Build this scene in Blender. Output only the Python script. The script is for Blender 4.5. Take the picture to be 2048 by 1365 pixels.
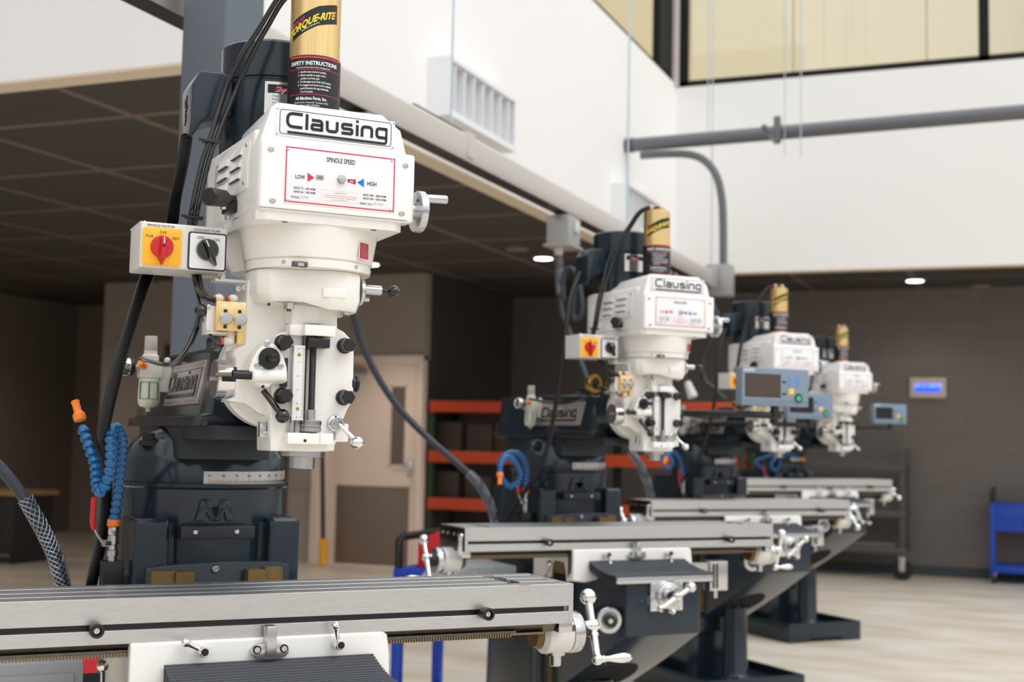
import bpy, bmesh, math, random
from mathutils import Vector, Matrix
random.seed(4)
PI = math.pi
sc = bpy.context.scene
for o in list(bpy.data.objects): bpy.data.objects.remove(o)
COL = sc.collection

# ------------------------------------------------------------------ camera
FPX, CX, CY = 2600.0, 1024.0, 682.5
CAMH, AZ, PITCH, ROLL = 1.38, math.radians(22.0), math.atan(200/2600.), 0.02
_d = Vector((-math.sin(AZ), math.cos(AZ), 0))
FW = Vector((_d.x*math.cos(PITCH), _d.y*math.cos(PITCH), math.sin(PITCH)))
_r0 = Vector((math.cos(AZ), math.sin(AZ), 0)); _u0 = _r0.cross(FW)
RT = math.cos(ROLL)*_r0 + math.sin(ROLL)*_u0
UP = -math.sin(ROLL)*_r0 + math.cos(ROLL)*_u0
CAM = Vector((0, 0, CAMH))
cd = bpy.data.cameras.new('camera'); cam = bpy.data.objects.new('camera', cd); COL.objects.link(cam)
m = Matrix(((RT.x, UP.x, -FW.x), (RT.y, UP.y, -FW.y), (RT.z, UP.z, -FW.z))).to_4x4()
m.translation = CAM
cam.matrix_world = m
cd.sensor_width = 36.0; cd.lens = 36.0*FPX/2048.0
cd.clip_start = 0.05; cd.clip_end = 200
cd.dof.use_dof = True; cd.dof.focus_distance = 2.52; cd.dof.aperture_fstop = 4.1
sc.camera = cam

# ------------------------------------------------------------------ light
W = bpy.data.worlds.new('world'); sc.world = W; W.use_nodes = True
nt = W.node_tree; nt.nodes.clear()
out = nt.nodes.new('ShaderNodeOutputWorld'); bg = nt.nodes.new('ShaderNodeBackground')
tc = nt.nodes.new('ShaderNodeTexCoord'); sp = nt.nodes.new('ShaderNodeSeparateXYZ'); cr = nt.nodes.new('ShaderNodeValToRGB')
nt.links.new(tc.outputs['Generated'], sp.inputs[0]); nt.links.new(sp.outputs['Z'], cr.inputs[0])
nt.links.new(cr.outputs[0], bg.inputs[0]); nt.links.new(bg.outputs[0], out.inputs[0])
e = cr.color_ramp.elements
e[0].position = 0.0; e[0].color = (0.36, 0.34, 0.31, 1)
e[1].position = 0.75; e[1].color = (1.15, 1.18, 1.24, 1)
k = e.new(0.12); k.color = (0.80, 0.79, 0.79, 1)
k = e.new(0.35); k.color = (1.0, 1.01, 1.04, 1)
bg.inputs[1].default_value = 1.2
sd = bpy.data.lights.new('daylight', 'SUN'); so = bpy.data.objects.new('daylight', sd); COL.objects.link(so)
sd.energy = 1.1; sd.angle = math.radians(40); sd.color = (1.0, 0.99, 0.98)
so.rotation_euler = Vector((-0.75, 0.22, -1.0)).to_track_quat('-Z', 'Y').to_euler()   # through the roof glazing
sc.view_settings.view_transform = 'Standard'; sc.view_settings.look = 'None'
sc.view_settings.exposure = 0.0; sc.view_settings.gamma = 1.0; sc.view_settings.use_curve_mapping = False

# ------------------------------------------------------------------ pixel -> place helpers (photo frame 2048x1365)
YAW = math.radians(47.4)
EX = Vector((math.cos(YAW), math.sin(YAW), 0)); EY = Vector((-math.sin(YAW), math.cos(YAW), 0))
O1 = Vector((-1.33580, 2.21889, 0.0)); PITCHY = 2.54
def _ray(px, py): return FW + RT*((px-CX)/FPX) - UP*((py-CY)/FPX)
def A(px, py, y=None, x=None, z=None, i=0):
    """point in the frame of mill i (origin under its spindle) seen at a pixel, on a plane"""
    r = _ray(px, py); c = CAM-(O1+Vector((0, PITCHY*i, 0)))
    cl = (c.dot(EX), c.dot(EY), c.z); rl = (r.dot(EX), r.dot(EY), r.z)
    if y is not None: t = (y-cl[1])/rl[1]
    elif x is not None: t = (x-cl[0])/rl[0]
    else: t = (z-cl[2])/rl[2]
    return (cl[0]+rl[0]*t, cl[1]+rl[1]*t, cl[2]+rl[2]*t)
def WP(px, py, **kw):
    (a, v), = kw.items(); i = 'xyz'.index(a); r = _ray(px, py); t = (v-CAM[i])/r[i]
    return tuple(CAM+r*t)

# ------------------------------------------------------------------ materials
MATS = {}
def lin(c):
    return tuple((x/12.92 if x <= .04045 else ((x+.055)/1.055)**2.4) for x in c)
def hexc(h):
    h = h.lstrip('#'); return lin(tuple(int(h[i:i+2], 16)/255 for i in (0, 2, 4)))
def mat(name, col, rough=.5, metal=0., coat=0., noise=None, bump=None, emit=None, spec=None, trans=0., ior=None):
    if name in MATS: return MATS[name]
    mt = bpy.data.materials.new(name); mt.use_nodes = True; n = mt.node_tree; b = n.nodes['Principled BSDF']
    c = hexc(col) if isinstance(col, str) else col
    b.inputs['Base Color'].default_value = (*c, 1); b.inputs['Roughness'].default_value = rough
    b.inputs['Metallic'].default_value = metal; b.inputs['Coat Weight'].default_value = coat
    b.inputs['Coat Roughness'].default_value = .08
    if spec is not None: b.inputs['Specular IOR Level'].default_value = spec
    if trans: b.inputs['Transmission Weight'].default_value = trans
    if ior: b.inputs['IOR'].default_value = ior
    if emit: b.inputs['Emission Color'].default_value = (*emit[0], 1); b.inputs['Emission Strength'].default_value = emit[1]
    if noise or bump:
        t = n.nodes.new('ShaderNodeTexCoord'); mp = n.nodes.new('ShaderNodeMapping'); n.links.new(t.outputs['Object'], mp.inputs[0])
    if noise:   # (scale, amount, stretch)
        s, amt, st = noise; mp.inputs['Scale'].default_value = st
        ns = n.nodes.new('ShaderNodeTexNoise'); ns.inputs['Scale'].default_value = s; ns.inputs['Detail'].default_value = 4
        n.links.new(mp.outputs[0], ns.inputs['Vector'])
        r = n.nodes.new('ShaderNodeValToRGB'); n.links.new(ns.outputs['Fac'], r.inputs[0])
        r.color_ramp.elements[0].position = .3; r.color_ramp.elements[1].position = .7
        r.color_ramp.elements[0].color = (*[x*(1-amt) for x in c], 1); r.color_ramp.elements[1].color = (*[min(1, x*(1+amt)) for x in c], 1)
        n.links.new(r.outputs[0], b.inputs['Base Color'])
    if bump:    # (scale, strength)
        nb = n.nodes.new('ShaderNodeTexNoise'); nb.inputs['Scale'].default_value = bump[0]; n.links.new(t.outputs['Object'], nb.inputs['Vector'])
        bp = n.nodes.new('ShaderNodeBump'); bp.inputs['Strength'].default_value = bump[1]; bp.inputs['Distance'].default_value = .002
        n.links.new(nb.outputs['Fac'], bp.inputs['Height']); n.links.new(bp.outputs[0], b.inputs['Normal'])
    MATS[name] = mt; return mt
CREAM = mat('cream_enamel', '#F0EEE9', .28, coat=.3, bump=(60, .12))
COVER = mat('white_enamel', '#F4F3F1', .25, coat=.4)
SLATE = mat('slate_enamel', '#1F2C36', .2, coat=.15, spec=.4, bump=(25, .25))
SLATEM = mat('slate_matt', '#1A2229', .45, bump=(40, .3))
STEEL = mat('ground_steel', '#CACACA', .36, 1.0, noise=(40, .05, (1, 8, 8)))
STEELD = mat('dark_steel', '#6A665F', .42, 1.0, noise=(60, .15, (1, 1, 1)))
RACK = mat('rack_steel', '#8A7A66', .35, 1.0)
CHROME = mat('chrome', '#E8E8E6', .06, 1.0)
SATIN = mat('satin_chrome', '#C9CACB', .22, 1.0)
BLK = mat('black_oxide', '#17171A', .38)
BLKG = mat('black_gloss', '#0B0B0C', .12, coat=.5)
RUB = mat('black_rubber', '#121214', .45)
GOLD = mat('gold_anodised', '#E8C98C', .34, .85, noise=(30, .12, (12, 12, .3)))
BRASS = mat('brass', '#B8954F', .3, 1.0)
OILB = mat('oiled_bronze', '#6E5725', .4, .3, noise=(25, .25, (1, 1, 1)))
RED = mat('red_plastic', '#C8202C', .3)
REDD = mat('red_label', '#A82530', .4)
YEL = mat('yellow_plastic', '#FDBE2E', .35)
BLUE = mat('blue_hose_plastic', '#09609A', .28, coat=.3)
ORG = mat('orange_plastic', '#F5862A', .35)
WHT = mat('white_plate', '#EDEEF0', .3)
SILV = mat('silver_plate', '#C4BEBB', .32, .6)
INK = mat('black_ink', '#16181F', .5)
INKG = mat('grey_ink', '#7A7D82', .5)
INKL = mat('pale_grey_ink', '#B4B6B8', .5)
INKR = mat('red_ink', '#D62B40', .5)
INKB = mat('blue_ink', '#1274D8', .5)
INKW = mat('white_ink', '#F2F2F2', .5)
INKY = mat('yellow_ink', '#F7E23A', .5)
INKP = mat('pink_ink', '#D98A92', .5)
BOXP = mat('switch_box_paint', '#DEDCD6', .35)
CLEAR = mat('clear_fitting', '#CFC8BE', .15, coat=.5)
BOWL = mat('filter_bowl', '#CFCDBE', .25, coat=.4)
GRN = mat('green_print', '#1E7A5A', .4)
DROM = mat('readout_case', '#7C8C9C', .45)
SCRN = mat('readout_screen', '#4B4139', .2)
SCRD = mat('readout_screen_dark', '#1B1B1B', .2)
BTNB = mat('blue_button', '#5F93D8', .4)
BTNY = mat('yellow_button', '#F3C53A', .4)
BTNG = mat('green_button', '#35B57E', .4)
CABG = mat('cabinet_grey', '#A3AAAC', .45)
MESHW = mat('wire_mesh', '#A9B2BC', .3, .9)
CORD = mat('grey_cord', '#2C333A', .45)

# ------------------------------------------------------------------ mesh builder
def _axis_m(d):
    return Vector(d).normalized().to_track_quat('Z', 'Y').to_matrix().to_4x4()
class MB:
    def __init__(s): s.bm = bmesh.new(); s.mats = []; s.only_x = False
    def _mi(s, mt):
        if mt not in s.mats: s.mats.append(mt)
        return s.mats.index(mt)
    def add(s, b, mt, bev=0, seg=2, ang=38, M=None):
        if M is not None: b.transform(M)
        bmesh.ops.remove_doubles(b, verts=b.verts, dist=1e-6)
        bmesh.ops.recalc_face_normals(b, faces=b.faces)
        if bev:
            es = [x for x in b.edges if len(x.link_faces) == 2 and x.calc_face_angle(0) > math.radians(28)]
            if s.only_x: es = [x for x in es if abs(x.verts[0].co.x-x.verts[1].co.x) > .01]
            if es: bmesh.ops.bevel(b, geom=es, offset=bev, segments=seg, affect='EDGES', profile=.6, clamp_overlap=True)
        mi = s._mi(mt)
        for f in b.faces: f.smooth = True; f.material_index = mi
        th = math.radians(ang)
        for x in b.edges: x.smooth = not (len(x.link_faces) != 2 or x.calc_face_angle(0) > th)
        me = bpy.data.meshes.new('t'); b.to_mesh(me); b.free(); s.bm.from_mesh(me); bpy.data.meshes.remove(me); return s
    def box(s, x0, x1, y0, y1, z0, z1, mt, bev=0, M=None, seg=2):
        b = bmesh.new(); bmesh.ops.create_cube(b, size=1)
        b.transform(Matrix.Translation(((x0+x1)/2, (y0+y1)/2, (z0+z1)/2)) @ Matrix.Diagonal((abs(x1-x0), abs(y1-y0), abs(z1-z0), 1)))
        return s.add(b, mt, bev, seg, M=M)
    def prism(s, pts, ax, a, b_, mt, bev=0, seg=2, M=None, ang=38):
        """polygon pts in the plane normal to ax, extruded a..b_ (ax 'y': pts=(x,z); 'x': (y,z); 'z': (x,y))"""
        b = bmesh.new()
        f = {'x': lambda p, t: (t, p[0], p[1]), 'y': lambda p, t: (p[0], t, p[1]), 'z': lambda p, t: (p[0], p[1], t)}[ax]
        v0 = [b.verts.new(f(p, a)) for p in pts]; v1 = [b.verts.new(f(p, b_)) for p in pts]; n = len(pts)
        b.faces.new(v0); b.faces.new(v1[::-1])
        for i in range(n): b.faces.new((v0[i], v0[(i+1) % n], v1[(i+1) % n], v1[i]))
        return s.add(b, mt, bev, seg, ang, M=M)
    def loft(s, rings, mt, bev=0, M=None, ang=38, caps=True):
        b = bmesh.new(); R = [[b.verts.new(p) for p in r] for r in rings]; n = len(rings[0])
        for q in range(len(R)-1):
            for i in range(n): b.faces.new((R[q][i], R[q][(i+1) % n], R[q+1][(i+1) % n], R[q+1][i]))
        if caps: b.faces.new(R[0][::-1]); b.faces.new(R[-1])
        return s.add(b, mt, bev, 2, ang, M=M)
    def lathe(s, prof, p, d, mt, seg=28, ang=38, M=None):
        """prof: (radius, height) along axis d from p"""
        b = bmesh.new(); rings = []
        for r, h in prof:
            if r < 1e-6: rings.append([b.verts.new((0, 0, h))])
            else: rings.append([b.verts.new((r*math.cos(2*PI*i/seg), r*math.sin(2*PI*i/seg), h)) for i in range(seg)])
        for q in range(len(rings)-1):
            u, v = rings[q], rings[q+1]
            for i in range(seg):
                j = (i+1) % seg
                if len(u) == 1 and len(v) == 1: continue
                if len(u) == 1: b.faces.new((u[0], v[j], v[i]))
                elif len(v) == 1: b.faces.new((u[i], u[j], v[0]))
                else: b.faces.new((u[i], u[j], v[j], v[i]))
        if len(rings[0]) > 1: b.faces.new(rings[0][::-1])
        if len(rings[-1]) > 1: b.faces.new(rings[-1])
        b.transform(Matrix.Translation(Vector(p)) @ _axis_m(d))
        return s.add(b, mt, 0, 2, ang, M=M)
    def cyl(s, p, q, r, mt, r2=None, seg=24, bev=0, M=None):
        p, q = Vector(p), Vector(q); L = (q-p).length; r2 = r if r2 is None else r2
        pr = [(r, 0), (r2, L)] if not bev else [(r-bev, 0), (r, bev), (r2, L-bev), (r2-bev, L)]
        return s.lathe(pr, p, q-p, mt, seg, M=M)
    def ball(s, c, r, mt, seg=22, sc=(1, 1, 1), M=None):
        b = bmesh.new(); bmesh.ops.create_uvsphere(b, u_segments=seg, v_segments=max(8, seg//2+2), radius=r)
        b.transform(Matrix.Translation(Vector(c)) @ Matrix.Diagonal((*sc, 1))); return s.add(b, mt, M=M)
    def tube(s, pts, r, mt, seg=10, rf=None, M=None, smooth=True, sub=8):
        P = spline(pts, sub) if smooth and len(pts) > 2 else [Vector(p) for p in pts]
        b = bmesh.new(); rings = []; t0 = (P[1]-P[0]).normalized(); u = t0.orthogonal().normalized()
        for i, p in enumerate(P):
            t = (P[min(i+1, len(P)-1)]-P[max(i-1, 0)]).normalized()
            u = (u-t*u.dot(t)).normalized(); v = t.cross(u); rr = rf(i/(len(P)-1), i) if rf else r
            rings.append([b.verts.new(p+u*rr*math.cos(2*PI*a/seg)+v*rr*math.sin(2*PI*a/seg)) for a in range(seg)])
        for q in range(len(rings)-1):
            for i in range(seg): b.faces.new((rings[q][i], rings[q][(i+1) % seg], rings[q+1][(i+1) % seg], rings[q+1][i]))
        b.faces.new(rings[0][::-1]); b.faces.new(rings[-1])
        return s.add(b, mt, M=M, ang=60)
    def text(s, txt, h, mt, M, ext=.0002, shear=0, sx=1., align='CENTER', space=1., fn=None, bold=0):
        cu = bpy.data.curves.new('t', 'FONT'); cu.body = txt; cu.size = h/.72; cu.extrude = ext; cu.align_x = align; cu.shear = shear
        cu.space_character = space; cu.resolution_u = 2; cu.offset = bold
        ob = bpy.data.objects.new('t', cu); COL.objects.link(ob)
        me = bpy.data.meshes.new_from_object(ob, depsgraph=bpy.context.evaluated_depsgraph_get()) if False else ob.to_mesh().copy()
        bpy.data.objects.remove(ob); bpy.data.curves.remove(cu)
        b = bmesh.new(); b.from_mesh(me); bpy.data.meshes.remove(me)
        b.transform(Matrix.Diagonal((sx, 1, 1, 1)))
        if fn:
            for v in b.verts: v.co = fn(v.co)
        else: b.transform(M)
        mi = s._mi(mt)
        for f in b.faces: f.material_index = mi
        me = bpy.data.meshes.new('t'); b.to_mesh(me); b.free(); s.bm.from_mesh(me); bpy.data.meshes.remove(me); return s
    def ribbon(s, pts, w, M, mt, ext=.0008, closed=False):
        """flat stroke of width w in the xy plane, pushed up by ext"""
        P = [Vector((p[0], p[1])) for p in pts]; n = len(P); Lr = []; Rr = []
        for i in range(n):
            if closed: a, c = P[i-1], P[(i+1) % n]
            else: a, c = P[max(i-1, 0)], P[min(i+1, n-1)]
            d1 = (P[i]-a); d2 = (c-P[i])
            if d1.length < 1e-9: d1 = d2
            if d2.length < 1e-9: d2 = d1
            d1.normalize(); d2.normalize(); n1 = Vector((-d1.y, d1.x)); n2 = Vector((-d2.y, d2.x))
            mm = (n1+n2).normalized(); k = 1/max(.4, mm.dot(n1)); Lr.append(P[i]+mm*w/2*k); Rr.append(P[i]-mm*w/2*k)
        b = bmesh.new()
        f = lambda q, z: b.verts.new((q.x, q.y, z))
        L0 = [f(q, 0) for q in Lr]; R0 = [f(q, 0) for q in Rr]; L1 = [f(q, ext) for q in Lr]; R1 = [f(q, ext) for q in Rr]
        for i in range(n if closed else n-1):
            j = (i+1) % n
            b.faces.new((L1[i], R1[i], R1[j], L1[j])); b.faces.new((L0[i], L0[j], R0[j], R0[i]))
            b.faces.new((L0[i], L1[i], L1[j], L0[j])); b.faces.new((R0[i], R0[j], R1[j], R1[i]))
        if not closed:
            b.faces.new((L0[0], R0[0], R1[0], L1[0])); b.faces.new((L0[-1], L1[-1], R1[-1], R0[-1]))
        b.transform(M); return s.add(b, mt)
    def mesh(s, name):
        me = bpy.data.meshes.new(name); s.bm.to_mesh(me); s.bm.free()
        for mt in s.mats: me.materials.append(mt)
        return me
    def obj(s, name, parent=None, **kw):
        o = bpy.data.objects.new(name, s.mesh(name)); COL.objects.link(o)
        if parent: o.parent = parent
        return tag(o, **kw)
def spline(pts, sub=8):
    P = [Vector(p) for p in pts]; out = []; n = len(P)
    for i in range(n-1):
        a, b, c, d = P[max(i-1, 0)], P[i], P[i+1], P[min(i+2, n-1)]
        for k in range(sub):
            t = k/sub; out.append(.5*((2*b)+(c-a)*t+(2*a-5*b+4*c-d)*t*t+(3*b-a-3*c+d)*t**3))
    out.append(P[-1]); return out
def rounded(pts, r, n=5, closed=False):
    P = [Vector(p) for p in pts]; out = []; m = len(P)
    for i in range(m):
        if not closed and i in (0, m-1): out.append(P[i]); continue
        a, b, c = P[i-1], P[i], P[(i+1) % m]; u = (a-b); v = (c-b); q = min(r, u.length*.49, v.length*.49)
        p0 = b+u.normalized()*q; p1 = b+v.normalized()*q
        for k in range(n+1):
            t = k/n; out.append((1-t)**2*p0+2*t*(1-t)*b+t*t*p1)
    return out
def tag(o, label=None, cat=None, group=None, kind=None):
    if label: o['label'] = label
    if cat: o['category'] = cat
    if group: o['group'] = group
    if kind: o['kind'] = kind
    return o
def empty(name, loc, rz=0, **kw):
    o = bpy.data.objects.new(name, None); COL.objects.link(o); o.location = loc; o.rotation_euler = (0, 0, rz); o.empty_display_size = .1
    return tag(o, **kw)
def struct(mb, name, **kw): return mb.obj(name, kind='structure', **kw)
def FR(x, y, z):      # text frame on a face looking to -y (front), lower-left origin at x,z
    return Matrix.Translation((x, y, z)) @ Matrix.Rotation(PI/2, 4, 'X')
def FL(x, y, z):      # text frame on a face looking to -x (left side); text runs to -y
    return Matrix.Translation((x, y, z)) @ Matrix.Rotation(-PI/2, 4, 'Z') @ Matrix.Rotation(PI/2, 4, 'X')
def ring_poly(cx, cy, r, a0=0, a1=360, n=24, rx=None):
    rx = rx or r
    return [(cx+rx*math.cos(math.radians(a0+(a1-a0)*i/n)), cy+r*math.sin(math.radians(a0+(a1-a0)*i/n))) for i in range(n+(0 if a1-a0 == 360 else 1))]
def logo(mb, M, mt, ux, uz, ext=.0008):
    """the wide rounded wordmark, drawn as strokes; M maps its plane, cap height = uz"""
    S = Matrix.Diagonal((ux, uz, 1, 1)); w = .20
    st = [([(1.12, .92), (.09, .92), (.09, .085), (1.12, .085)], .38), ([(1.42, 1.0), (1.42, 0)], 0),
          ([(1.76, .66), (2.47, .66), (2.47, 0)], .2), ([(2.47, .38), (1.78, .38), (1.78, .085), (2.47, .085)], .12),
          ([(2.84, .74), (2.84, .085), (3.54, .085), (3.54, .74)], .22),
          ([(4.62, .66), (3.92, .66), (3.92, .375), (4.6, .375), (4.6, .085), (3.86, .085)], .12),
          ([(4.97, .72), (4.97, 0)], 0), ([(4.97, 1.02), (4.97, .86)], 0),
          ([(5.32, 0), (5.32, .66), (6.02, .66), (6.02, 0)], .22),
          ([(7.08, .66), (6.38, .66), (6.38, .085), (7.08, .085)], .22),
          ([(7.08, .74), (7.08, -.28), (.1, -.28)], .18)]
    for p, r in st:
        q = rounded(p, r, 6) if r else p
        mb.ribbon([(a[0], a[1]) for a in q], w*(.8 if p[0] == (7.08, .74) else 1), M @ S, mt, ext)

# ================================================================== THE HALL
def grid_mat(name, base, line, scale, bw, bh, mortar=.02, rough=.8, off=.5, rot=(0, 0, 0), noise=0., bump=0.):
    mt = bpy.data.materials.new(name); mt.use_nodes = True; n = mt.node_tree; b = n.nodes['Principled BSDF']; b.inputs['Roughness'].default_value = rough
    t = n.nodes.new('ShaderNodeTexCoord'); mp = n.nodes.new('ShaderNodeMapping'); mp.inputs['Rotation'].default_value = rot
    br = n.nodes.new('ShaderNodeTexBrick'); br.offset = off; br.inputs['Scale'].default_value = scale
    br.inputs['Brick Width'].default_value = bw; br.inputs['Row Height'].default_value = bh; br.inputs['Mortar Size'].default_value = mortar; br.inputs['Mortar Smooth'].default_value = .3
    c = hexc(base); br.inputs['Color1'].default_value = (*c, 1); br.inputs['Color2'].default_value = (*[x*(1-noise) for x in c], 1); br.inputs['Mortar'].default_value = (*hexc(line), 1)
    n.links.new(t.outputs['Object'], mp.inputs[0]); n.links.new(mp.outputs[0], br.inputs['Vector']); n.links.new(br.outputs['Color'], b.inputs['Base Color'])
    if bump:
        bp = n.nodes.new('ShaderNodeBump'); bp.inputs['Strength'].default_value = bump; bp.inputs['Distance'].default_value = .004; bp.invert = True
        n.links.new(br.outputs['Fac'], bp.inputs['Height']); n.links.new(bp.outputs[0], b.inputs['Normal'])
    MATS[name] = mt; return mt
WALLP = mat('white_wall_paint', '#F4F3F1', .7)
SOFF = mat('beige_soffit', '#EBDCC3', .7)
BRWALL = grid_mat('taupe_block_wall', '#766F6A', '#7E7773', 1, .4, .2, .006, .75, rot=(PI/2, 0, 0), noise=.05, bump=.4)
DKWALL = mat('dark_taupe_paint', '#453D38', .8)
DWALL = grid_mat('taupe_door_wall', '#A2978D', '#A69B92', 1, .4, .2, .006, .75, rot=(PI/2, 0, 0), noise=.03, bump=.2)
CEIL = grid_mat('dark_mesh_ceiling', '#4B4642', '#7A6A60', 1, 1.22, 1.22, .035, .8, off=0., noise=.12)
FRAMEB = mat('black_window_frame', '#1B1C1B', .6, spec=.2)
DOORP = mat('door_paint', '#F6E2D2', .55)
KICK = mat('kick_plate', '#7C6A5C', .35)
fl = bpy.data.materials.new('polished_concrete'); fl.use_nodes = True; n_ = fl.node_tree; b_ = n_.nodes['Principled BSDF']
t_ = n_.nodes.new('ShaderNodeTexCoord'); mp_ = n_.nodes.new('ShaderNodeMapping'); mp_.inputs['Scale'].default_value = (.7, 1.6, 1); mp_.inputs['Rotation'].default_value = (0, 0, .3)
ns_ = n_.nodes.new('ShaderNodeTexNoise'); ns_.inputs['Scale'].default_value = 1.6; ns_.inputs['Detail'].default_value = 6; rp_ = n_.nodes.new('ShaderNodeValToRGB')
rp_.color_ramp.elements[0].position = .35; rp_.color_ramp.elements[0].color = (*hexc('#CFC0AA'), 1); rp_.color_ramp.elements[1].position = .68; rp_.color_ramp.elements[1].color = (*hexc('#E6DFD3'), 1)
n_.links.new(t_.outputs['Object'], mp_.inputs[0]); n_.links.new(mp_.outputs[0], ns_.inputs['Vector']); n_.links.new(ns_.outputs['Fac'], rp_.inputs[0]); n_.links.new(rp_.outputs[0], b_.inputs['Base Color'])
b_.inputs['Roughness'].default_value = .42; b_.inputs['Specular IOR Level'].default_value = .35
def bx(mt, *c, bev=0): mb = MB(); mb.box(*c, mt, bev); return mb
FLZ = -.05; ZB = 3.21; ZC = 3.23; XF = -3.6; YN = 5.21; YF = 13.56; YW = 15.6; YD = 13.0; XD = -6.30
struct(bx(fl, -13, 9, -7, 16.2, FLZ-.1, FLZ), 'floor')
mb = MB(); mb.box(-13, XF-.15, YN+.15, 16.2, ZC, ZC+.12, CEIL); mb.box(XF-.15, 9, YF+.15, 16.2, ZC, ZC+.12, CEIL); struct(mb, 'ceiling')
struct(bx(BRWALL, XD, 9, YW, YW+.2, FLZ, ZC), 'wall_far')
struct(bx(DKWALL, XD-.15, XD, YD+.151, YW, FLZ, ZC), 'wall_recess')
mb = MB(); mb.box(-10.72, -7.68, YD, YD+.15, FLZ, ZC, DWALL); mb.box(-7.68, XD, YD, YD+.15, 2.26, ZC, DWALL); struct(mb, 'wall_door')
struct(bx(mat('corridor_taupe', '#8A7E74', .85), -13, -10.6, YD+2.2, YD+2.4, FLZ, ZC), 'wall_corridor')  # corridor wall in one even taupe tone
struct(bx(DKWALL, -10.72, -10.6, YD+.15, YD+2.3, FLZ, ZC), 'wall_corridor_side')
struct(bx(mat('left_bay_paint', '#93877C', .85), -13.1, -13, 5.21, 16.2, FLZ, 8.2), 'wall_left')
struct(bx(mat('added_wall_paint', '#8E867F', .8), -8.2, -8, -7, YN-.002, FLZ, 8.2), 'wall_side_added')  # unseen wall added to block sky light and shade the machines' left sides
struct(bx(mat('rubber_base', '#3F4548', .6), XD, 9, YW-.02, YW, FLZ, .06), 'baseboard_far')
# white bulkheads round the light well
struct(bx(WALLP, -13, XF, YN, YN+.15, ZB, 8.2), 'wall_bulkhead_near')
mb = MB(); mb.box(XF-.16, XF, YN+.15, YF, ZB, 5.28, WALLP); struct(mb, 'wall_bulkhead_long')
struct(bx(WALLP, XF-.2, 9, YF, YF+.15, ZB, 5.26), 'wall_bulkhead_far')
struct(bx(SOFF, XF-.16, XF-.002, YN+.152, YF, ZB-.012, ZB), 'trim_long')
struct(bx(SOFF, -13, XF-.002, YN+.002, YN+.15, ZB-.012, ZB), 'trim_near')
struct(bx(SOFF, XF-.2, 9, YF+.002, YF+.15, ZB-.012, ZB), 'trim_far')
# upper glazing
GL = bpy.data.materials.new('window_glass'); GL.use_nodes = True; g_ = GL.node_tree; g_.nodes.clear()
o_ = g_.nodes.new('ShaderNodeOutputMaterial'); mx = g_.nodes.new('ShaderNodeMixShader'); tr = g_.nodes.new('ShaderNodeBsdfTransparent'); gs = g_.nodes.new('ShaderNodeBsdfGlossy')
tr.inputs[0].default_value = (.93, .95, .90, 1); gs.inputs['Roughness'].default_value = .02; mx.inputs[0].default_value = .13
g_.links.new(tr.outputs[0], mx.inputs[1]); g_.links.new(gs.outputs[0], mx.inputs[2]); g_.links.new(mx.outputs[0], o_.inputs[0])
def win(name, far):
    w = MB()
    if far:
        y = YF+.02
        w.box(XF+.02, 9, y, y+.08, 5.26, 5.33, FRAMEB); w.box(XF+.02, XF+.11, y, y+.08, 5.26, 8.2, FRAMEB); w.box(-.50, -.40, y, y+.08, 5.26, 8.2, FRAMEB)
        for x in (-2.35, -1.0): w.box(x-.008, x+.008, y+.03, y+.045, 5.33, 8.2, mat('glass_joint', '#B7AA94', .5))
    else:
        x = XF-.02
        w.box(x-.08, x, YN, YF-.12, 5.28, 5.33, FRAMEB); w.box(x-.08, x, YF-.62, YF-.12, 5.28, 8.2, FRAMEB)
    o = struct(w, name); p = MB()
    if far: p.box(XF+.1, 9, y+.035, y+.041, 5.3, 8.2, GL)
    else: p.box(x-.05, x-.044, YN, YF-.6, 5.3, 8.2, GL)
    q = p.obj('window_pane', o)
    return o
win('window_1', False); win('window_2', True)
struct(bx(mat('mullion_paint', '#D5CACA', .6), XF-.1, XF+.02, YF-.12, YF+.1, 5.26, 8.2), 'trim_corner')
mb = MB(); mb.box(XF-2.2, 9, YF+2.2, YF+2.3, 5.26, 8.2, mat('peach_wall', '#FFE8D0', .7)); mb.box(.3, 9, YF+1.6, YF+1.7, 5.26, 8.2, mat('pale_wall', '#DDDCD2', .7)); struct(mb, 'wall_upper_far')
mb = MB(); mb.box(XF-2.3, XF-2.2, YN, YF+2.2, 5.28, 7.35, mat('olive_wall', '#CCC87E', .7)); mb.box(XF-2.3, XF-2.2, YN, YF+2.2, 7.35, 8.2, mat('pale_wall', '', .7)); struct(mb, 'wall_upper_long')
struct(bx(mat('pale_wall', '', .7), XF-2.3, 9, YF+.15, YF+2.3, 5.14, 5.26), 'floor_upper')
# hall doors
w = MB(); w.box(-7.68, -7.50, YD-.03, YD+.1, FLZ, 2.31, DOORP, .004); w.box(-6.36, XD, YD-.03, YD+.1, FLZ, 2.31, DOORP, .004); w.box(-7.50, -6.36, YD-.03, YD+.1, 2.22, 2.31, DOORP, .004)
d = struct(w, 'door_1')
lf = MB(); lf.box(-7.50, -6.36, YD, YD+.05, FLZ+.01, 2.22, DOORP, .003); lf = lf.obj('leaf', d)
q = MB(); q.box(-7.36, -6.44, YD-.004, YD+.002, FLZ+.02, .845, KICK, .001); q.obj('kick_plate', d)
q = MB(); q.box(-6.69, -6.51, YD-.003, YD+.002, 1.09, 1.96, mat('door_glass', '#6E5F57', .15)); q.obj('vision_panel', d)
q = MB(); q.box(-6.70, -6.685, YD-.008, YD, 1.07, 1.98, DOORP); q.box(-6.515, -6.50, YD-.008, YD, 1.07, 1.98, DOORP); q.box(-6.70, -6.5, YD-.008, YD, 1.96, 1.98, DOORP); q.box(-6.70, -6.5, YD-.008, YD, 1.07, 1.09, DOORP); q.obj('panel_frame', d)
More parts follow.
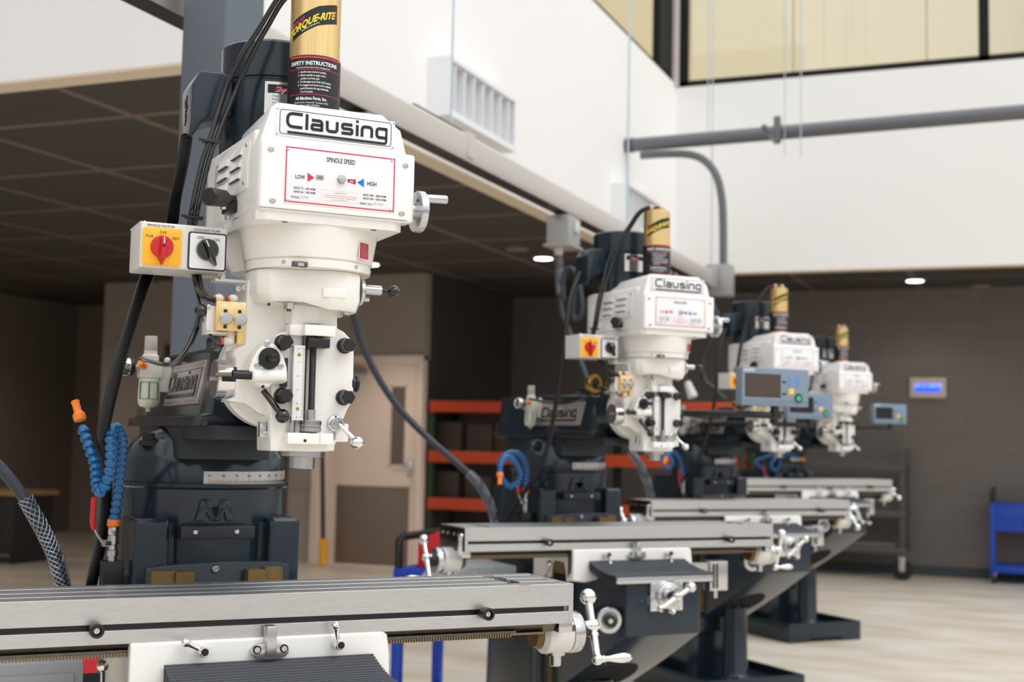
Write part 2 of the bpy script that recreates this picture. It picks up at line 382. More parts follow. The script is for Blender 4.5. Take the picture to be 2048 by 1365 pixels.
q = MB(); q.box(-6.46, -6.40, YD-.02, YD, .96, 1.16, SATIN, .004); q.cyl((-6.43, YD-.02, 1.03), (-6.43, YD-.07, 1.03), .012, SATIN); q.box(-6.60, -6.42, YD-.08, YD-.06, 1.02, 1.04, SATIN, .004); q.obj('door_handle', d)
q = MB(); q.box(-7.42, -7.0, YD-.07, YD, 2.10, 2.17, mat('closer_grey', '#8C8580', .5), .006); q.cyl((-7.05, YD-.05, 2.17), (-7.25, YD-.25, 2.20), .012, mat('closer_grey', '', .5)); q.obj('door_closer', d)
w = MB(); w.box(-9.78, -8.0, YD-.02, YD+.02, FLZ, 2.46, mat('brown_door', '#57463D', .6), .004); w.box(-9.86, -9.76, YD-.03, YD+.02, FLZ, 1.7, DOORP, .004); struct(w, 'door_2')
struct(bx(mat('chair_rail', '#A3968C', .6), -8.0, -7.70, YD-.02, YD, .80, .84), 'trim_rail')

# steel column beside the nearest mill
STB = mat('blue_grey_steel', '#5F6872', .45, bump=(8, .1))
y0 = 3.45; xa = WP(362, 100, y=y0)[0]; xb = WP(451, 100, y=y0)[0]; y1 = WP(527, 100, x=xb)[1]
w = MB(); w.box(xa, xb, y0, y1, FLZ, 8.2, STB, .012, seg=3); w.box(xa-.06, xb+.06, y0-.06, y1+.06, FLZ, FLZ+.02, STB, .002)
tag(w.obj('steel_column'), 'blue-grey square steel column behind the motor of the nearest machine', 'column')

# overhead busbar track with its plug-in boxes, wires and cords
TRK = mat('track_aluminium', '#CFC9C4', .35, .35); BXG = mat('box_grey', '#A9A9A8', .4, .3)
XB = -2.73
w = MB(); pr = [(XB-.05, 2.80), (XB-.05, 2.925), (XB-.035, 2.945), (XB+.035, 2.945), (XB+.055, 2.925), (XB+.058, 2.87), (XB+.050, 2.80), (XB+.03, 2.80), (XB+.03, 2.83), (XB-.03, 2.83), (XB-.03, 2.80)]
w.prism(pr, 'y', 1.2, 11.38, TRK, .003); w.box(XB-.045, XB+.046, 1.2, 11.38, 2.7985, 2.806, BLK)
for yy in (3.0, 6.0, 9.0): w.box(XB-.056, XB+.062, yy-.04, yy+.04, 2.82, 2.95, TRK, .003)
trk = tag(w.obj('busbar_track'), 'long pale metal power track running overhead beside the white bulkhead', 'power track')
w = MB(); w.box(XB-.03, XB+.03, 5.4, 5.95, 2.946, 2.958, STEELD, .001); w.obj('joint_cover', trk)
def drop_box(y, label, full=True):
    w = MB(); w.box(XB-.075, XB+.075, y-.11, y+.11, 2.60, 2.785, BXG, .012); w.box(XB-.09, XB+.09, y-.125, y+.125, 2.585, 2.60, BXG, .004); o = w.obj('drop_box')
    tag(o, label, 'power outlet box', 'plug-in boxes under the overhead track')
    q = MB(); q.box(XB+.075, XB+.095, y-.03, y+.04, 2.68, 2.75, mat('socket_pale', '#C9CDD0', .3), .004); q.obj('socket', o)
    q = MB(); q.cyl((XB-.02, y-.03, 2.54), (XB-.02, y-.03, 2.59), .026, mat('gland_white', '#DAD5CE', .4), r2=.03); q.obj('cable_gland', o)
    return (XB-.02, y-.03, 2.54)
g2 = drop_box(7.58, 'grey power box hanging from the overhead track left of the second gold cylinder')
g1 = drop_box(4.98, 'grey power box on the overhead track directly right of the nearest gold cylinder')
w = MB(); w.box(XB-.07, XB+.165, 11.62, 11.80, 2.74, 3.03, BXG, .015); w.prism([(11.62, 2.90), (11.62, 3.0), (11.40, 2.955), (11.40, 2.80), (11.5, 2.78)], 'x', XB-.06, XB+.06, BXG, .008)
jb = tag(w.obj('feed_box'), 'grey junction box where the bent conduit meets the overhead track', 'junction box')
w = MB(); w.box(XB+.03, XB+.12, 11.612, 11.62, 2.80, 2.95, BXG, .003); w.obj('cover', jb)
# pipe and bend
PIPE = mat('grey_pipe', '#6A6C70', .35, .2)
w = MB(); w.cyl((-3.60, 11.7, 4.205), (2.5, 11.7, 4.30), .065, PIPE, seg=32); w.cyl((-3.6, 11.7, 4.205), (-3.52, 11.7, 4.206), .07, mat('pipe_collar', '#3E4146', .4)); w.cyl((-2.16, 11.7, 4.228), (-2.12, 11.7, 4.229), .071, PIPE)
pp = tag(w.obj('overhead_pipe'), 'thick grey pipe crossing the upper right in front of the white wall', 'pipe')
w = MB(); w.tube([(-3.45, 11.7, 4.100), (-3.2, 11.7, 4.100), (-2.98, 11.7, 4.08), (-2.83, 11.7, 4.01), (-2.72, 11.7, 3.86), (-2.67, 11.7, 3.65), (-2.655, 11.7, 3.4), (-2.65, 11.7, 3.02)], .036, PIPE, seg=20)
tag(w.obj('bent_conduit'), 'thinner grey conduit curving down from the thick pipe into the junction box', 'pipe')
w = MB(); w.cyl((-2.14, 11.60, 4.32), (-2.14, 11.80, 4.32), .012, SATIN); w.box(-2.17, -2.11, 11.56, 11.6, 4.10, 4.35, PIPE, .004); w.box(-2.17, -2.13, 11.0, 11.6, 4.10, 4.14, PIPE, .004)
tag(w.obj('pipe_hanger'), 'small grey clamp bracket holding the thick pipe', 'bracket')
WIRE = mat('pale_wire', '#B9CBD6', .4, .3)
for (px, py, kx, kv, zb, r, lab) in ((905, 100, 'x', XB, 2.95, .006, 'thin pale wire hanging down in front of the upper vent grille'), (1256, 300, 'x', XB, 2.95, .008, 'thin pale wire dropping past the left end of the thick pipe'),
        (1417, 100, 'y', 11.7, 4.15, .005, 'left wire of the close pair behind the start of the pipe'), (1426, 100, 'y', 11.75, 3.05, .005, 'right wire of the close pair, reaching the junction box'),
        (1570, 100, 'y', 11.6, 4.0, .005, 'thin wire holding the pipe clamp bracket on its left'), (1602, 100, 'y', 11.3, 3.9, .005, 'thin wire at the tip of the pipe clamp bracket')):
    p = WP(px, py, **{kx: kv}); w = MB(); w.cyl((p[0], p[1], zb), (p[0], p[1], 9), r, WIRE, seg=8); tag(w.obj('suspension_wire'), lab, 'wire', 'wires holding up the overhead track and pipe')
def mesh_grip(mb, P, r, turns, pitch=8):
    S = spline(P, 14); n = len(S)
    for k in range(8):
        for sgn in (1, -1):
            pts = []; u = None
            for i, p in enumerate(S):
                t = (S[min(i+1, n-1)]-S[max(i-1, 0)]).normalized(); u = t.orthogonal().normalized() if u is None else (u-t*u.dot(t)).normalized(); v = t.cross(u)
                a = 2*PI*(k/8+sgn*turns*i/(n-1)); pts.append(p+(u*math.cos(a)+v*math.sin(a))*r)
            mb.tube(pts, .0011 if r < .03 else .0016, MESHW, seg=5, smooth=False)
def cord(name, pts, r, label, grip=None, gr=None, turns=3, mt=None, group='grey power cords dropping to the machines'):
    w = MB(); w.tube(pts, r, mt or CORD, seg=14); o = tag(w.obj(name), label, 'cord', group)
    if grip: q = MB(); mesh_grip(q, grip, gr, turns); q.obj('wire_mesh_grip', o, label='silver wire mesh grip')
    return o
L0 = lambda px, py, y, i=0: tuple(O1+Vector((0, PITCHY*i, 0))+EX*A(px, py, y=y, i=i)[0]+EY*A(px, py, y=y, i=i)[1]+Vector((0, 0, A(px, py, y=y, i=i)[2])))
cord('power_cord', [L0(-60, 880, .75), L0(-10, 925, .75), L0(25, 965, .74), L0(52, 1003, .73), L0(85, 1060, .72), L0(108, 1110, .71), L0(124, 1165, .70), L0(134, 1230, .70), L0(140, 1330, .7)], .0135,
     'thick grey cord with mesh grip at the far left beside the nearest machine', [L0(50, 998, .73), L0(85, 1060, .72), L0(108, 1110, .71), L0(124, 1165, .70), L0(130, 1205, .70)], .0172, 2.6)
W4 = lambda px, py, y=3.7: WP(px, py, y=y)
cord('power_cord', [g1, (g1[0], g1[1]-.01, 2.3), W4(690, 560, 4.95), W4(705, 620, 5.0), W4(725, 690, 5.05), W4(760, 762, 5.1), W4(805, 825, 5.15), W4(860, 880, 5.2), W4(915, 928, 5.2), W4(955, 965, 5.2), W4(980, 1010, 5.2), W4(992, 1050, 5.2), W4(1000, 1120, 5.2)], .0155,
     'dark grey cord sweeping down in front of the pale door to the second machine', [W4(938, 948, 5.2), W4(958, 970, 5.2), W4(980, 1010, 5.2), W4(992, 1050, 5.2), W4(996, 1080, 5.2)], .0205, 2.6)
W7 = lambda px, py, y=6.7: WP(px, py, y=y)
cc = cord('power_cord', [g2, W7(1119, 560, 7.55), W7(1122, 620, 7.55), W7(1140, 670, 7.55), W7(1165, 735, 7.5), W7(1185, 790, 7.5), W7(1215, 850, 7.5), W7(1255, 895, 7.5), W7(1282, 935, 7.5), W7(1300, 985, 7.5), W7(1306, 1040, 7.5)], .018,
     'grey cord hanging from the hung power box past the second machine', [g2, W7(1119, 530, 7.55), W7(1119, 560, 7.55), W7(1120, 590, 7.55)], .024, 2)
q = MB(); mesh_grip(q, [W7(1262, 905, 7.5), W7(1282, 935, 7.5), W7(1300, 985, 7.5), W7(1304, 1025, 7.5)], .025, 2.6); q.obj('wire_mesh_grip', cc, label='silver wire mesh grip')
w = MB(); w.tube([W7(1127, 600, 7.35), W7(1126, 560, 7.35), W7(1133, 538, 7.35), W7(1146, 540, 7.35), W7(1156, 560, 7.35), W7(1163, 600, 7.35), W7(1163, 625, 7.35), W7(1155, 638, 7.35), W7(1146, 630, 7.35), W7(1150, 590, 7.35), W7(1155, 560, 7.35)], .016, CORD, seg=10)
w.obj('slack_loop', cc)
w = MB(); P8 = lambda px, py: WP(px, py, y=11.2)
w.tube([(XB, 11.25, 2.80), P8(1436, 640), P8(1420, 680), P8(1406, 712), P8(1405, 745), P8(1412, 765), P8(1425, 775), P8(1450, 800)], .021, CORD, seg=10)
tag(w.obj('power_cord'), 'grey cord looping left of the third machine switch box', 'cord', 'grey power cords dropping to the machines')
P9 = lambda px, py: WP(px, py, y=10.2)
w = MB(); w.tube([(XB, 10.2, 2.80), P9(1362, 640), P9(1366, 730), P9(1373, 766)], .012, CORD, seg=8); hp_ = tag(w.obj('hanging_plug'), 'white plug hanging on a cord right of the second machine head', 'plug')
a_, b2 = Vector(P9(1374, 764)), Vector(P9(1386, 796)); w = MB(); w.cyl(a_, b2, .028, mat('plug_white', '#D5D6D3', .4), r2=.042, bev=.008); w.obj('plug_body', hp_)

# vents on the long bulkhead
def vent(px0, px1, ztop, zbot, label, nsl):
    ya = WP(px0, 300, x=XF)[1]; yb = WP(px1, 300, x=XF)[1]; VM = mat('vent_white', '#ECEEF0', .5); w = MB()
    w.box(XF, XF+.16, ya, ya+.03, zbot+.04, ztop-.03, VM); w.box(XF, XF+.16, yb-.03, yb, zbot+.04, ztop-.03, VM); w.box(XF, XF+.162, ya-.001, yb+.001, ztop-.03, ztop, VM); w.box(XF, XF+.162, ya-.001, yb+.001, zbot, zbot+.04, VM)
    w.box(XF+.001, XF+.01, ya+.03, yb-.03, zbot+.04, ztop-.03, mat('vent_back', '#D4D4D3', .7))
    o = tag(w.obj('air_vent'), label, 'vent', 'white vent grilles on the bulkhead')
    for k in range(nsl):
        y = ya+(yb-ya)*(k+.7)/(nsl+.4); q = MB(); q.box(XF+.02, XF+.15, y-.008, y+.008, zbot+.04, ztop-.03, VM, .001); q.obj('blade', o)
vent(851, 990, 3.83, 3.44, 'white slatted air vent high on the bulkhead, nearer one', 7)
vent(1222, 1296, 3.76, 3.36, 'white slatted air vent farther along, above the second machine', 8)
# ceiling lights
LE = mat('lamp_glow', '#FFF1E4', .5, emit=((1, .9, .82), 7)); LE2 = mat('lamp_dim', '#9A8478', .5)
for px, py, on, lab in ((1087, 515, 1, 'round lit ceiling light above the second machine left side'), (940, 584, 1, 'round lit ceiling light over the orange shelving'), (740, 527, 1, 'lit ceiling light peeking out right of the nearest machine head'),
                        (1035, 498, 0, 'unlit ceiling light beside the lit one near the hung power box'), (1830, 560, 1, 'round lit ceiling light at the far right'), (1960, 572, 0, 'unlit ceiling light at the far right')):
    p = WP(px, py, z=ZC); w = MB(); w.lathe([(.115, 0), (.115, .012), (.095, .014)], (p[0], p[1], ZC), (0, 0, -1), mat('lamp_trim', '#8E7F76', .5), 28)
    if on:
        ld = bpy.data.lights.new('downlight', 'SPOT'); ld.energy = 75 if px == 740 else 18; ld.spot_size = 1.6 if px == 740 else 2.2; ld.spot_blend = .6; ld.color = (1, .86, .74); ld.shadow_soft_size = .09
        lo = bpy.data.objects.new('downlight', ld); COL.objects.link(lo); lo.location = (p[0], p[1], ZC-.03)
    o = tag(w.obj('ceiling_light'), lab, 'ceiling light', 'recessed ceiling lights'); q = MB(); q.lathe([(.09, .0), (.09, .018), (0, .018)], (p[0], p[1], ZC), (0, 0, -1), LE if on else LE2, 28); q.obj('lens', o)
for lx, ly in ((-12.2, 11.6), (-9.6, 9.4)):     # added fittings, out of view, to brighten the dark left bay
    w = MB(); w.lathe([(.115, 0), (.115, .012), (.095, .014)], (lx, ly, ZC), (0, 0, -1), mat('lamp_trim', '', .5), 28)
    o = tag(w.obj('ceiling_light'), 'unseen ceiling light added to brighten the dark area left of the nearest machine', 'ceiling light', 'unseen ceiling lights added over the left bay'); q = MB(); q.lathe([(.09, .0), (.09, .018), (0, .018)], (lx, ly, ZC), (0, 0, -1), LE, 28); q.obj('lens', o)
    ld = bpy.data.lights.new('downlight', 'SPOT'); ld.energy = 75; ld.spot_size = 2.6; ld.spot_blend = .6; ld.color = (1, .86, .74); ld.shadow_soft_size = .09
    lo = bpy.data.objects.new('downlight', ld); COL.objects.link(lo); lo.location = (lx, ly, ZC-.03)
# far wall things
def Y(px, py, y): return WP(px, py, y=y)
a = Y(1820, 756, YW); b = Y(1893, 797, YW); w = MB(); w.box(a[0], b[0], YW-.05, YW, b[2], a[2], mat('panel_beige', '#D0BFB4', .5), .008)
o = tag(w.obj('wall_display'), 'beige framed wall box with a glowing blue display', 'display'); c = Y(1831, 768, YW); d2 = Y(1881, 785, YW)
q = MB(); q.box(c[0], d2[0], YW-.054, YW-.049, d2[2], c[2], mat('blue_screen', '#0A3CF0', .3, emit=((.02, .09, 1.0), 1.6)), .0)
q.text('101-C SHOP', .045, mat('screen_text', '#9FB4FF', .3, emit=((.4, .5, 1), 1.6)), Matrix.Translation(((c[0]+d2[0])/2, YW-.055, (c[2]+d2[2])/2+.003)) @ Matrix.Rotation(PI/2, 4, 'X'), sx=.9); q.obj('screen', o)
# orange pallet shelving
ORB = mat('orange_beam', '#C2441C', .45); GRU = mat('green_upright', '#20381F', .5); ys = 13.1
def shelfx(px): return Y(px, 900, ys)[0]
x0s, x1s = XD+.01, shelfx(1482)
emp = empty('pallet_rack', ((x0s+x1s)/2, ys, FLZ), label='tall pallet rack with orange beams and green posts at the back wall', cat='shelving')
def child(mb, name, par, **kw):
    o = mb.obj(name, par, **kw); o.matrix_parent_inverse = Matrix.Translation(par.location).inverted(); return o
for x in (x0s, x0s+.0+1.95, x1s-.08):
    for yy in (ys, ys+.68): w = MB(); w.box(x, x+.08, yy, yy+.07, FLZ, 1.83, GRU, .004); child(w, 'upright', emp)
for z in (1.745, 1.19, .675):
    for xa_, xb_ in ((x0s+.04, x0s+1.99), (x0s+1.99, x1s-.04)):
        for yy in (ys-.04, ys+.70): w = MB(); w.prism([(yy, z-.06), (yy, z+.055), (yy+.012, z+.066), (yy+.045, z+.066), (yy+.045, z-.06)], 'x', xa_, xb_, ORB, .006); child(w, 'beam', emp)
    w = MB(); w.box(x0s+.03, x1s-.05, ys+.0, ys+.70, z+.03, z+.05, mat('shelf_wire', '#3A3634', .6)); child(w, 'deck', emp)
for k, (px, z, wd, h) in enumerate(((905, 1.24, .30, .34), (966, 1.24, .30, .32), (1018, 1.24, .24, .34), (900, .725, .32, .3), (965, .725, .30, .26))):
    x = Y(px, 860, ys+.3)[0]; w = MB(); w.box(x-wd/2, x+wd/2, ys+.2, ys+.26, z, z+h, mat('brown_board', '#54463C', .7), .006, M=Matrix.Translation((0, 0, 0)))
    tag(w.obj('leaning_board'), ('brown board on the middle shelf of the rack, left of the three', 'brown board on the middle shelf of the rack, in the middle', 'brown board on the middle shelf of the rack, right of the three', 'brown board on the lower shelf of the rack, left one', 'brown board on the lower shelf of the rack, right one')[k], 'board', 'boards stored on the pallet rack')
# odd things by the walls
w = MB(); a = Y(645, 890, 12.8); b = Y(646, 1078, 12.8); w.cyl(a, b, .026, mat('navy_pole', '#1A2438', .4)); pole = tag(w.obj('broom'), 'dark blue pole with yellow foot leaning by the left door frame', 'broom')
w = MB(); c = Y(646, 1132, 12.8); w.cyl(b, (c[0], c[1], FLZ+.01), .045, mat('yellow_foot', '#F5AE14', .4)); w.obj('yellow_head', pole)
yb_ = 11.0; a = Y(28, 985, yb_); DW = mat('dark_desk', '#2B2622', .5); ed = empty('work_table', (a[0]-.8, yb_+.3, FLZ), label='dark work table with a light wood top at the far left', cat='table')
w = MB(); w.box(a[0]-1.6, a[0], yb_, yb_+.7, a[2]-.045, a[2], mat('light_wood', '#A4824F', .5), .004); child(w, 'table_top', ed)
w = MB(); w.box(a[0]-1.55, a[0]-.04, yb_+.05, yb_+.66, FLZ+.10, a[2]-.045, DW, .004); child(w, 'cabinet_body', ed)
for xx in (a[0]-1.5, a[0]-.1): w = MB(); w.box(xx, xx+.05, yb_+.08, yb_+.62, FLZ, FLZ+.10, DW); child(w, 'leg', ed)
# dark wheeled stock rack
RK = mat('rack_dark_grey', '#4A4B4C', .45); yr = 14.9
def RX(px): return Y(px, 1000, yr)[0]
zr = lambda py, px=1700: Y(px, py, yr)[2]
xr0, xr1 = RX(1440), RX(1812)
er = empty('stock_rack', ((xr0+xr1)/2, yr, FLZ), label='dark grey stock rack on casters against the far wall', cat='rack')
for x, yy in ((xr1-.07, yr), (xr1-.07, yr+.5), (xr0, yr), (xr0, yr+.5)): w = MB(); w.box(x, x+.06, yy, yy+.06, .22, 1.38, RK, .004); child(w, 'post', er)
for py in (934, 1025, 1098):
    z = zr(py); w = MB(); w.box(xr0, xr1, yr-.01, yr+.03, z-.035, z+.035, RK, .004); child(w, 'rail', er)
    w = MB(); w.box(xr0, xr1, yr+.04, yr+.52, z-.02, z+.02, RK, .003); child(w, 'shelf', er)
for k in range(4): w = MB(); w.box(xr0+.05, xr1-.12, yr+.08+k*.1, yr+.14+k*.1, zr(1098)+.02, zr(1098)+.07, mat('bar_stock', '#6F6D6C', .4, .5), .004); child(w, 'stock_bar', er)
for x in (xr1-.04, xr0+.04):
    w = MB(); w.box(x-.05, x+.05, yr-.05, yr+.07, .16, .24, RK, .004); w.prism([(x-.03, .05), (x-.03, .2), (x+.03, .2), (x+.03, .05)], 'y', yr-.06, yr-.05, SATIN, .002); w.cyl((x, yr-.07, .065), (x, yr-.03, .065), .022, SATIN); c_ = child(w, 'caster', er)
    w = MB(); w.cyl((x, yr-.04, .065), (x, yr+.03, .065), .114, RUB, seg=32, bev=.012); child(w, 'wheel', c_).parent = c_; w2 = c_.children[0]; w2.matrix_parent_inverse = Matrix.Identity(4)
# blue service carts
BLC = mat('blue_cart_paint', '#1146B4', .35)
def cart(x0, x1, y0, y1, zt, label, red=False, drawer=True):
    e_ = empty('service_cart', ((x0+x1)/2, (y0+y1)/2, FLZ), label=label, cat='cart')
    w = MB(); w.box(x0, x1, y0, y1, zt-.05, zt, BLC, .006); child(w, 'top_tray', e_)
    for a, b in ((x0, y0), (x1-.045, y0), (x0, y1-.045), (x1-.045, y1-.045)): w = MB(); w.box(a, a+.045, b, b+.045, FLZ+.10, zt-.04, BLC, .004); child(w, 'leg', e_)
    w = MB(); w.box(x0, x1, y0, y1, FLZ+.12, FLZ+.20, BLC, .005); child(w, 'bottom_shelf', e_)
    if drawer:
        w = MB(); w.box(x0+.04, x1-.04, y0-.005, y1, zt-.30, zt-.05, BLC, .004); dr = child(w, 'drawer', e_)
        w = MB(); w.box((x0+x1)/2-.09, (x0+x1)/2+.09, y0-.02, y0-.005, zt-.20, zt-.15, BLK, .003); q = w.obj('drawer_handle', dr)
    w = MB(); w.tube([(x0+.02, y0+.02, zt), (x0+.02, y0+.02, zt+.13), (x0+.04, y0+.03, zt+.15), (x0+.04, y1-.03, zt+.15), (x0+.02, y1-.02, zt+.13), (x0+.02, y1-.02, zt)], .02, BLK, seg=10, smooth=False); child(w, 'handle', e_)
    for a, b in ((x0+.03, y0+.03), (x1-.03, y0+.03), (x0+.03, y1-.03), (x1-.03, y1-.03)): w = MB(); w.cyl((a-.02, b, FLZ+.055), (a+.02, b, FLZ+.055), .054, RUB, seg=20, bev=.006); w.box(a-.025, a+.025, b-.02, b+.02, FLZ+.06, FLZ+.12, SATIN, .003); child(w, 'caster', e_)
    return e_
a = Y(1980, 1010, 15.05); cart(a[0], a[0]+.85, 15.05, 15.5, Y(1980, 1006, 15.05)[2], 'blue service cart with drawer by the far wall at the right edge')
yc = 5.6; a = Y(786, 1137, yc); b = Y(1000, 1150, yc); cart(a[0], a[0]+.56, yc, yc+.5, a[2], 'blue service cart carrying the red box, behind the nearest table', drawer=False)
ra = Y(839, 1090, yc+.1); rb = Y(932, 1148, yc+.1)
w = MB(); w.prism([(ra[0], a[2]), (ra[0]-.0, a[2]+.13), (ra[0]+.10, a[2]+.175), (ra[0]+.33, a[2]+.175), (ra[0]+.33, a[2])], 'y', yc+.08, yc+.35, mat('red_case', '#D8222B', .4), .008)
tag(w.obj('red_box'), 'red plastic box standing on the blue cart', 'box')
yl = 4.25; a = Y(-60, 1345, yl); b = Y(186, 1345, yl); cart(a[0], b[0], yl, yl+.45, a[2], 'low blue cart seen under the left end of the nearest table', drawer=False)
w = MB(); w.box(a[0]+.02, b[0]-.005, yl+.05, yl+.4, a[2]+.001, a[2]+.16, mat('red_case', '', .4), .008)
tag(w.obj('red_tool_box'), 'red box on the low blue cart at the lower left edge', 'box')

# ================================================================== MILLING MACHINE
CACHE = {}
def part(name, parent, fn, key=None, loc=(0, 0, 0), rot=(0, 0, 0), **kw):
    """one mesh object under parent; the mesh is shared between the mills through key"""
    key = key or name
    if key not in CACHE:
        mb = MB(); fn(mb); CACHE[key] = mb.mesh(key)
    o = bpy.data.objects.new(name, CACHE[key]); COL.objects.link(o); o.parent = parent; o.location = loc; o.rotation_euler = rot
    return tag(o, **kw)
XC = -.042       # centre of column, saddle and knee
FZ = -.05        # floor

# ---------------- column side
def f_base(mb):
    for p in [((-.37, .13), (.29, 1.12))]:
        (x0, y0), (x1, y1) = p
        pts = [(x0, y0+.02), (x0+.02, y0), (x1-.02, y0), (x1, y0+.02), (x1, y1), (x0, y1)]
        mb.prism([(x0+.0, FZ), (x0+.17, FZ), (x0+.19, FZ+.025), (x1-.19, FZ+.025), (x1-.17, FZ), (x1, FZ), (x1, FZ+.14), (x0, FZ+.14)], 'y', y0, y0+.025, SLATE, .004)
        mb.box(x0, x0+.02, y0+.02, y1, FZ, FZ+.14, SLATE, .004); mb.box(x1-.02, x1, y0+.02, y1, FZ, FZ+.14, SLATE, .004)
        mb.box(x0, x1, y1-.02, y1, FZ, FZ+.14, SLATE, .004); mb.box(x0+.01, x1-.01, y0+.01, y1-.01, FZ+.03, FZ+.095, SLATE)
    mb.ball((-.30, .2, FZ+.10), .014, CHROME, 12)
def f_column(mb):
    def sec(z, hw, y0, y1): return [(XC-hw, y0+.03, z), (XC-hw+.05, y0, z), (XC+hw-.05, y0, z), (XC+hw, y0+.03, z), (XC+hw, y1, z), (XC-hw, y1, z)]
    mb.loft([sec(FZ+.08, .215, .50, 1.02), sec(FZ+.4, .195, .50, .97), sec(1.02, .187, .50, .95)], SLATE, .012)
    # shoulders and swept-in middle
    mb.box(-.232, -.155, .485, .95, .3, 1.192, SLATE, .012, seg=3); mb.box(.07, .144, .485, .95, .3, 1.192, SLATE, .012, seg=3)
    mb.box(-.2, .12, .52, .95, .5, 1.18, SLATE)
    mb.lathe([(.19, .95), (.192, 1.18), (.197, 1.255), (.203, 1.26), (.203, 1.268), (.19, 1.27)], (XC, .685, 0), (0, 0, 1), SLATE, 56)
    # dovetail face, curved lip above it
    mb.prism([(-.208, .3), (.118, .3), (.118, 1.088), (.08, 1.094), (XC, 1.096), (-.17, 1.090), (-.208, 1.086)], 'y', .468, .52, SLATE, .006)
    # bar with two screws, raised letter mark
    mb.box(-.136, .032, .462, .52, 1.146, 1.176, SLATEM, .004)
    for x in (-.103, -.010): mb.lathe([(.0055, 0), (.0055, .002), (.004, .0035), (0, .004)], (x, .462, 1.162), (0, -1, 0), SATIN, 14)
    mb.prism([(-.100, 1.185), (-.088, 1.234), (-.066, 1.234), (-.055, 1.20), (-.044, 1.234), (-.022, 1.234), (-.010, 1.185), (-.03, 1.185), (-.034, 1.205), (-.046, 1.185), (-.064, 1.185), (-.076, 1.205), (-.080, 1.185)], 'y', .484, .52, SLATE, .004)
    mb.lathe([(.0095, 0), (.0095, .006), (.008, .008), (.0045, .008), (.0045, .004), (0, .004)], (-.055, .468, 1.080), (0, -1, 0), SATIN, 16)
def f_gib(mb):
    mb.box(-.2, -.148, .440, .468, .42, 1.080, OILB, .001); mb.box(-.148, -.108, .432, .468, .42, 1.078, OILB, .001)
def f_gib2(mb):
    mb.box(.012, .052, .432, .468, .42, 1.079, OILB, .001); mb.box(.052, .093, .440, .468, .42, 1.083, OILB, .001)
def f_turret(mb):
    mb.lathe([(.192, 1.27), (.192, 1.322), (.186, 1.332), (.172, 1.358), (.15, 1.378), (.12, 1.392), (.1, 1.398)], (XC, .685, 0), (0, 0, 1), SLATE, 56)
    mb.box(-.145, .062, .47, 1.0, 1.324, 1.40, SLATEM, .005)
    mb.prism([(-.145, 1.40), (-.14, 1.37), (.057, 1.37), (.062, 1.40)], 'y', .13, .47, SLATEM, .004)
    for x, y in ((-.19, .60), (.10, .60)):
        mb.lathe([(.022, 0), (.022, .012), (.014, .014), (.014, .03), (0, .03)], (x, y, 1.352), (0, 0, 1), BLK, 6)
def f_scale(mb):
    n = 22; a0, a1 = math.radians(-102), math.radians(-12); R = .1935; pts = []
    for i in range(n+1):
        a = a0+(a1-a0)*i/n; pts.append((XC+R*math.cos(a), .685+R*math.sin(a)))
    pts += [(XC+(p[0]-XC)*.985, .685+(p[1]-.685)*.985) for p in pts[::-1]]
    mb.prism(pts, 'z', 1.269, 1.297, SILV)
    for i in range(91):
        a = a0+(a1-a0)*(i+4)/96; h = .010 if i % 10 == 0 else (.0075 if i % 5 == 0 else .005); c = Vector((XC+R*math.cos(a), .685+R*math.sin(a), 0))
        M = Matrix.Translation(c) @ Matrix.Rotation(a+PI/2, 4, 'Z')
        mb.box(-.0003, .0003, -.0004, .0003, 1.271, 1.271+h, INK, M=M)
        if i % 10 == 0: mb.text(str(abs(90-i)), .0058, INK, M @ Matrix.Translation((0, -.0004, 1.2845)) @ Matrix.Rotation(PI/2, 4, 'X'), ext=.0001)
def f_ram(mb):
    sec = lambda y, zt: [(-.155, y, 1.398), (-.155, y, 1.420), (-.135, y, 1.424), (-.116, y, zt-.008), (-.106, y, zt), (.022, y, zt), (.032, y, zt-.008), (.051, y, 1.424), (.071, y, 1.420), (.071, y, 1.398)]
    mb.loft([sec(.20, 1.562), sec(.32, 1.57), sec(.95, 1.578), sec(1.12, 1.575)], SLATE, .004)
    mb.cyl((XC, .10, 1.500), (XC, .215, 1.500), .098, SLATE, seg=40, bev=.006)
    mb.cyl((XC, .215, 1.500), (XC, .30, 1.490), .094, SLATE, r2=.07, seg=40)
    mb.box(-.10, .02, .30, .45, 1.565, 1.60, SLATE, .01)
def f_ramplate(mb):
    M = Matrix.Translation((-.1345, .345, 1.447)) @ Matrix.Rotation(math.radians(8.5), 4, 'Y')
    L0, L1, H = 0, .375, .096
    base = [(L0, 0), (L1, 0), (L1-.02, H), (L0-.02, H)]
    mb.prism(base, 'x', -.003, .006, SILV, .001, M=M)
    for e_, w_ in ((.006, .0022), (.017, .0012)):
        q = [(L0+e_, e_), (L1-e_, e_), (L1-.02-e_, H-e_), (L0-.02+e_, H-e_)]
        T = M @ Matrix.Translation((-.003, 0, 0)) @ Matrix(((0, 0, -1, 0), (1, 0, 0, 0), (0, 1, 0, 0), (0, 0, 0, 1)))
        mb.ribbon(q, w_, T, SATIN if e_ < .01 else SLATE, .0012, closed=True)
    T = M @ Matrix.Translation((-.0035, L1-.03, .033)) @ Matrix.Rotation(-PI/2, 4, 'Z') @ Matrix.Rotation(PI/2, 4, 'X')
    logo(mb, T, SLATE, .0435, .042, .002)
def f_knuckle(mb):
    mb.cyl((XC, .055, 1.505), (XC, .105, 1.505), .110, CREAM, seg=56, bev=.006)
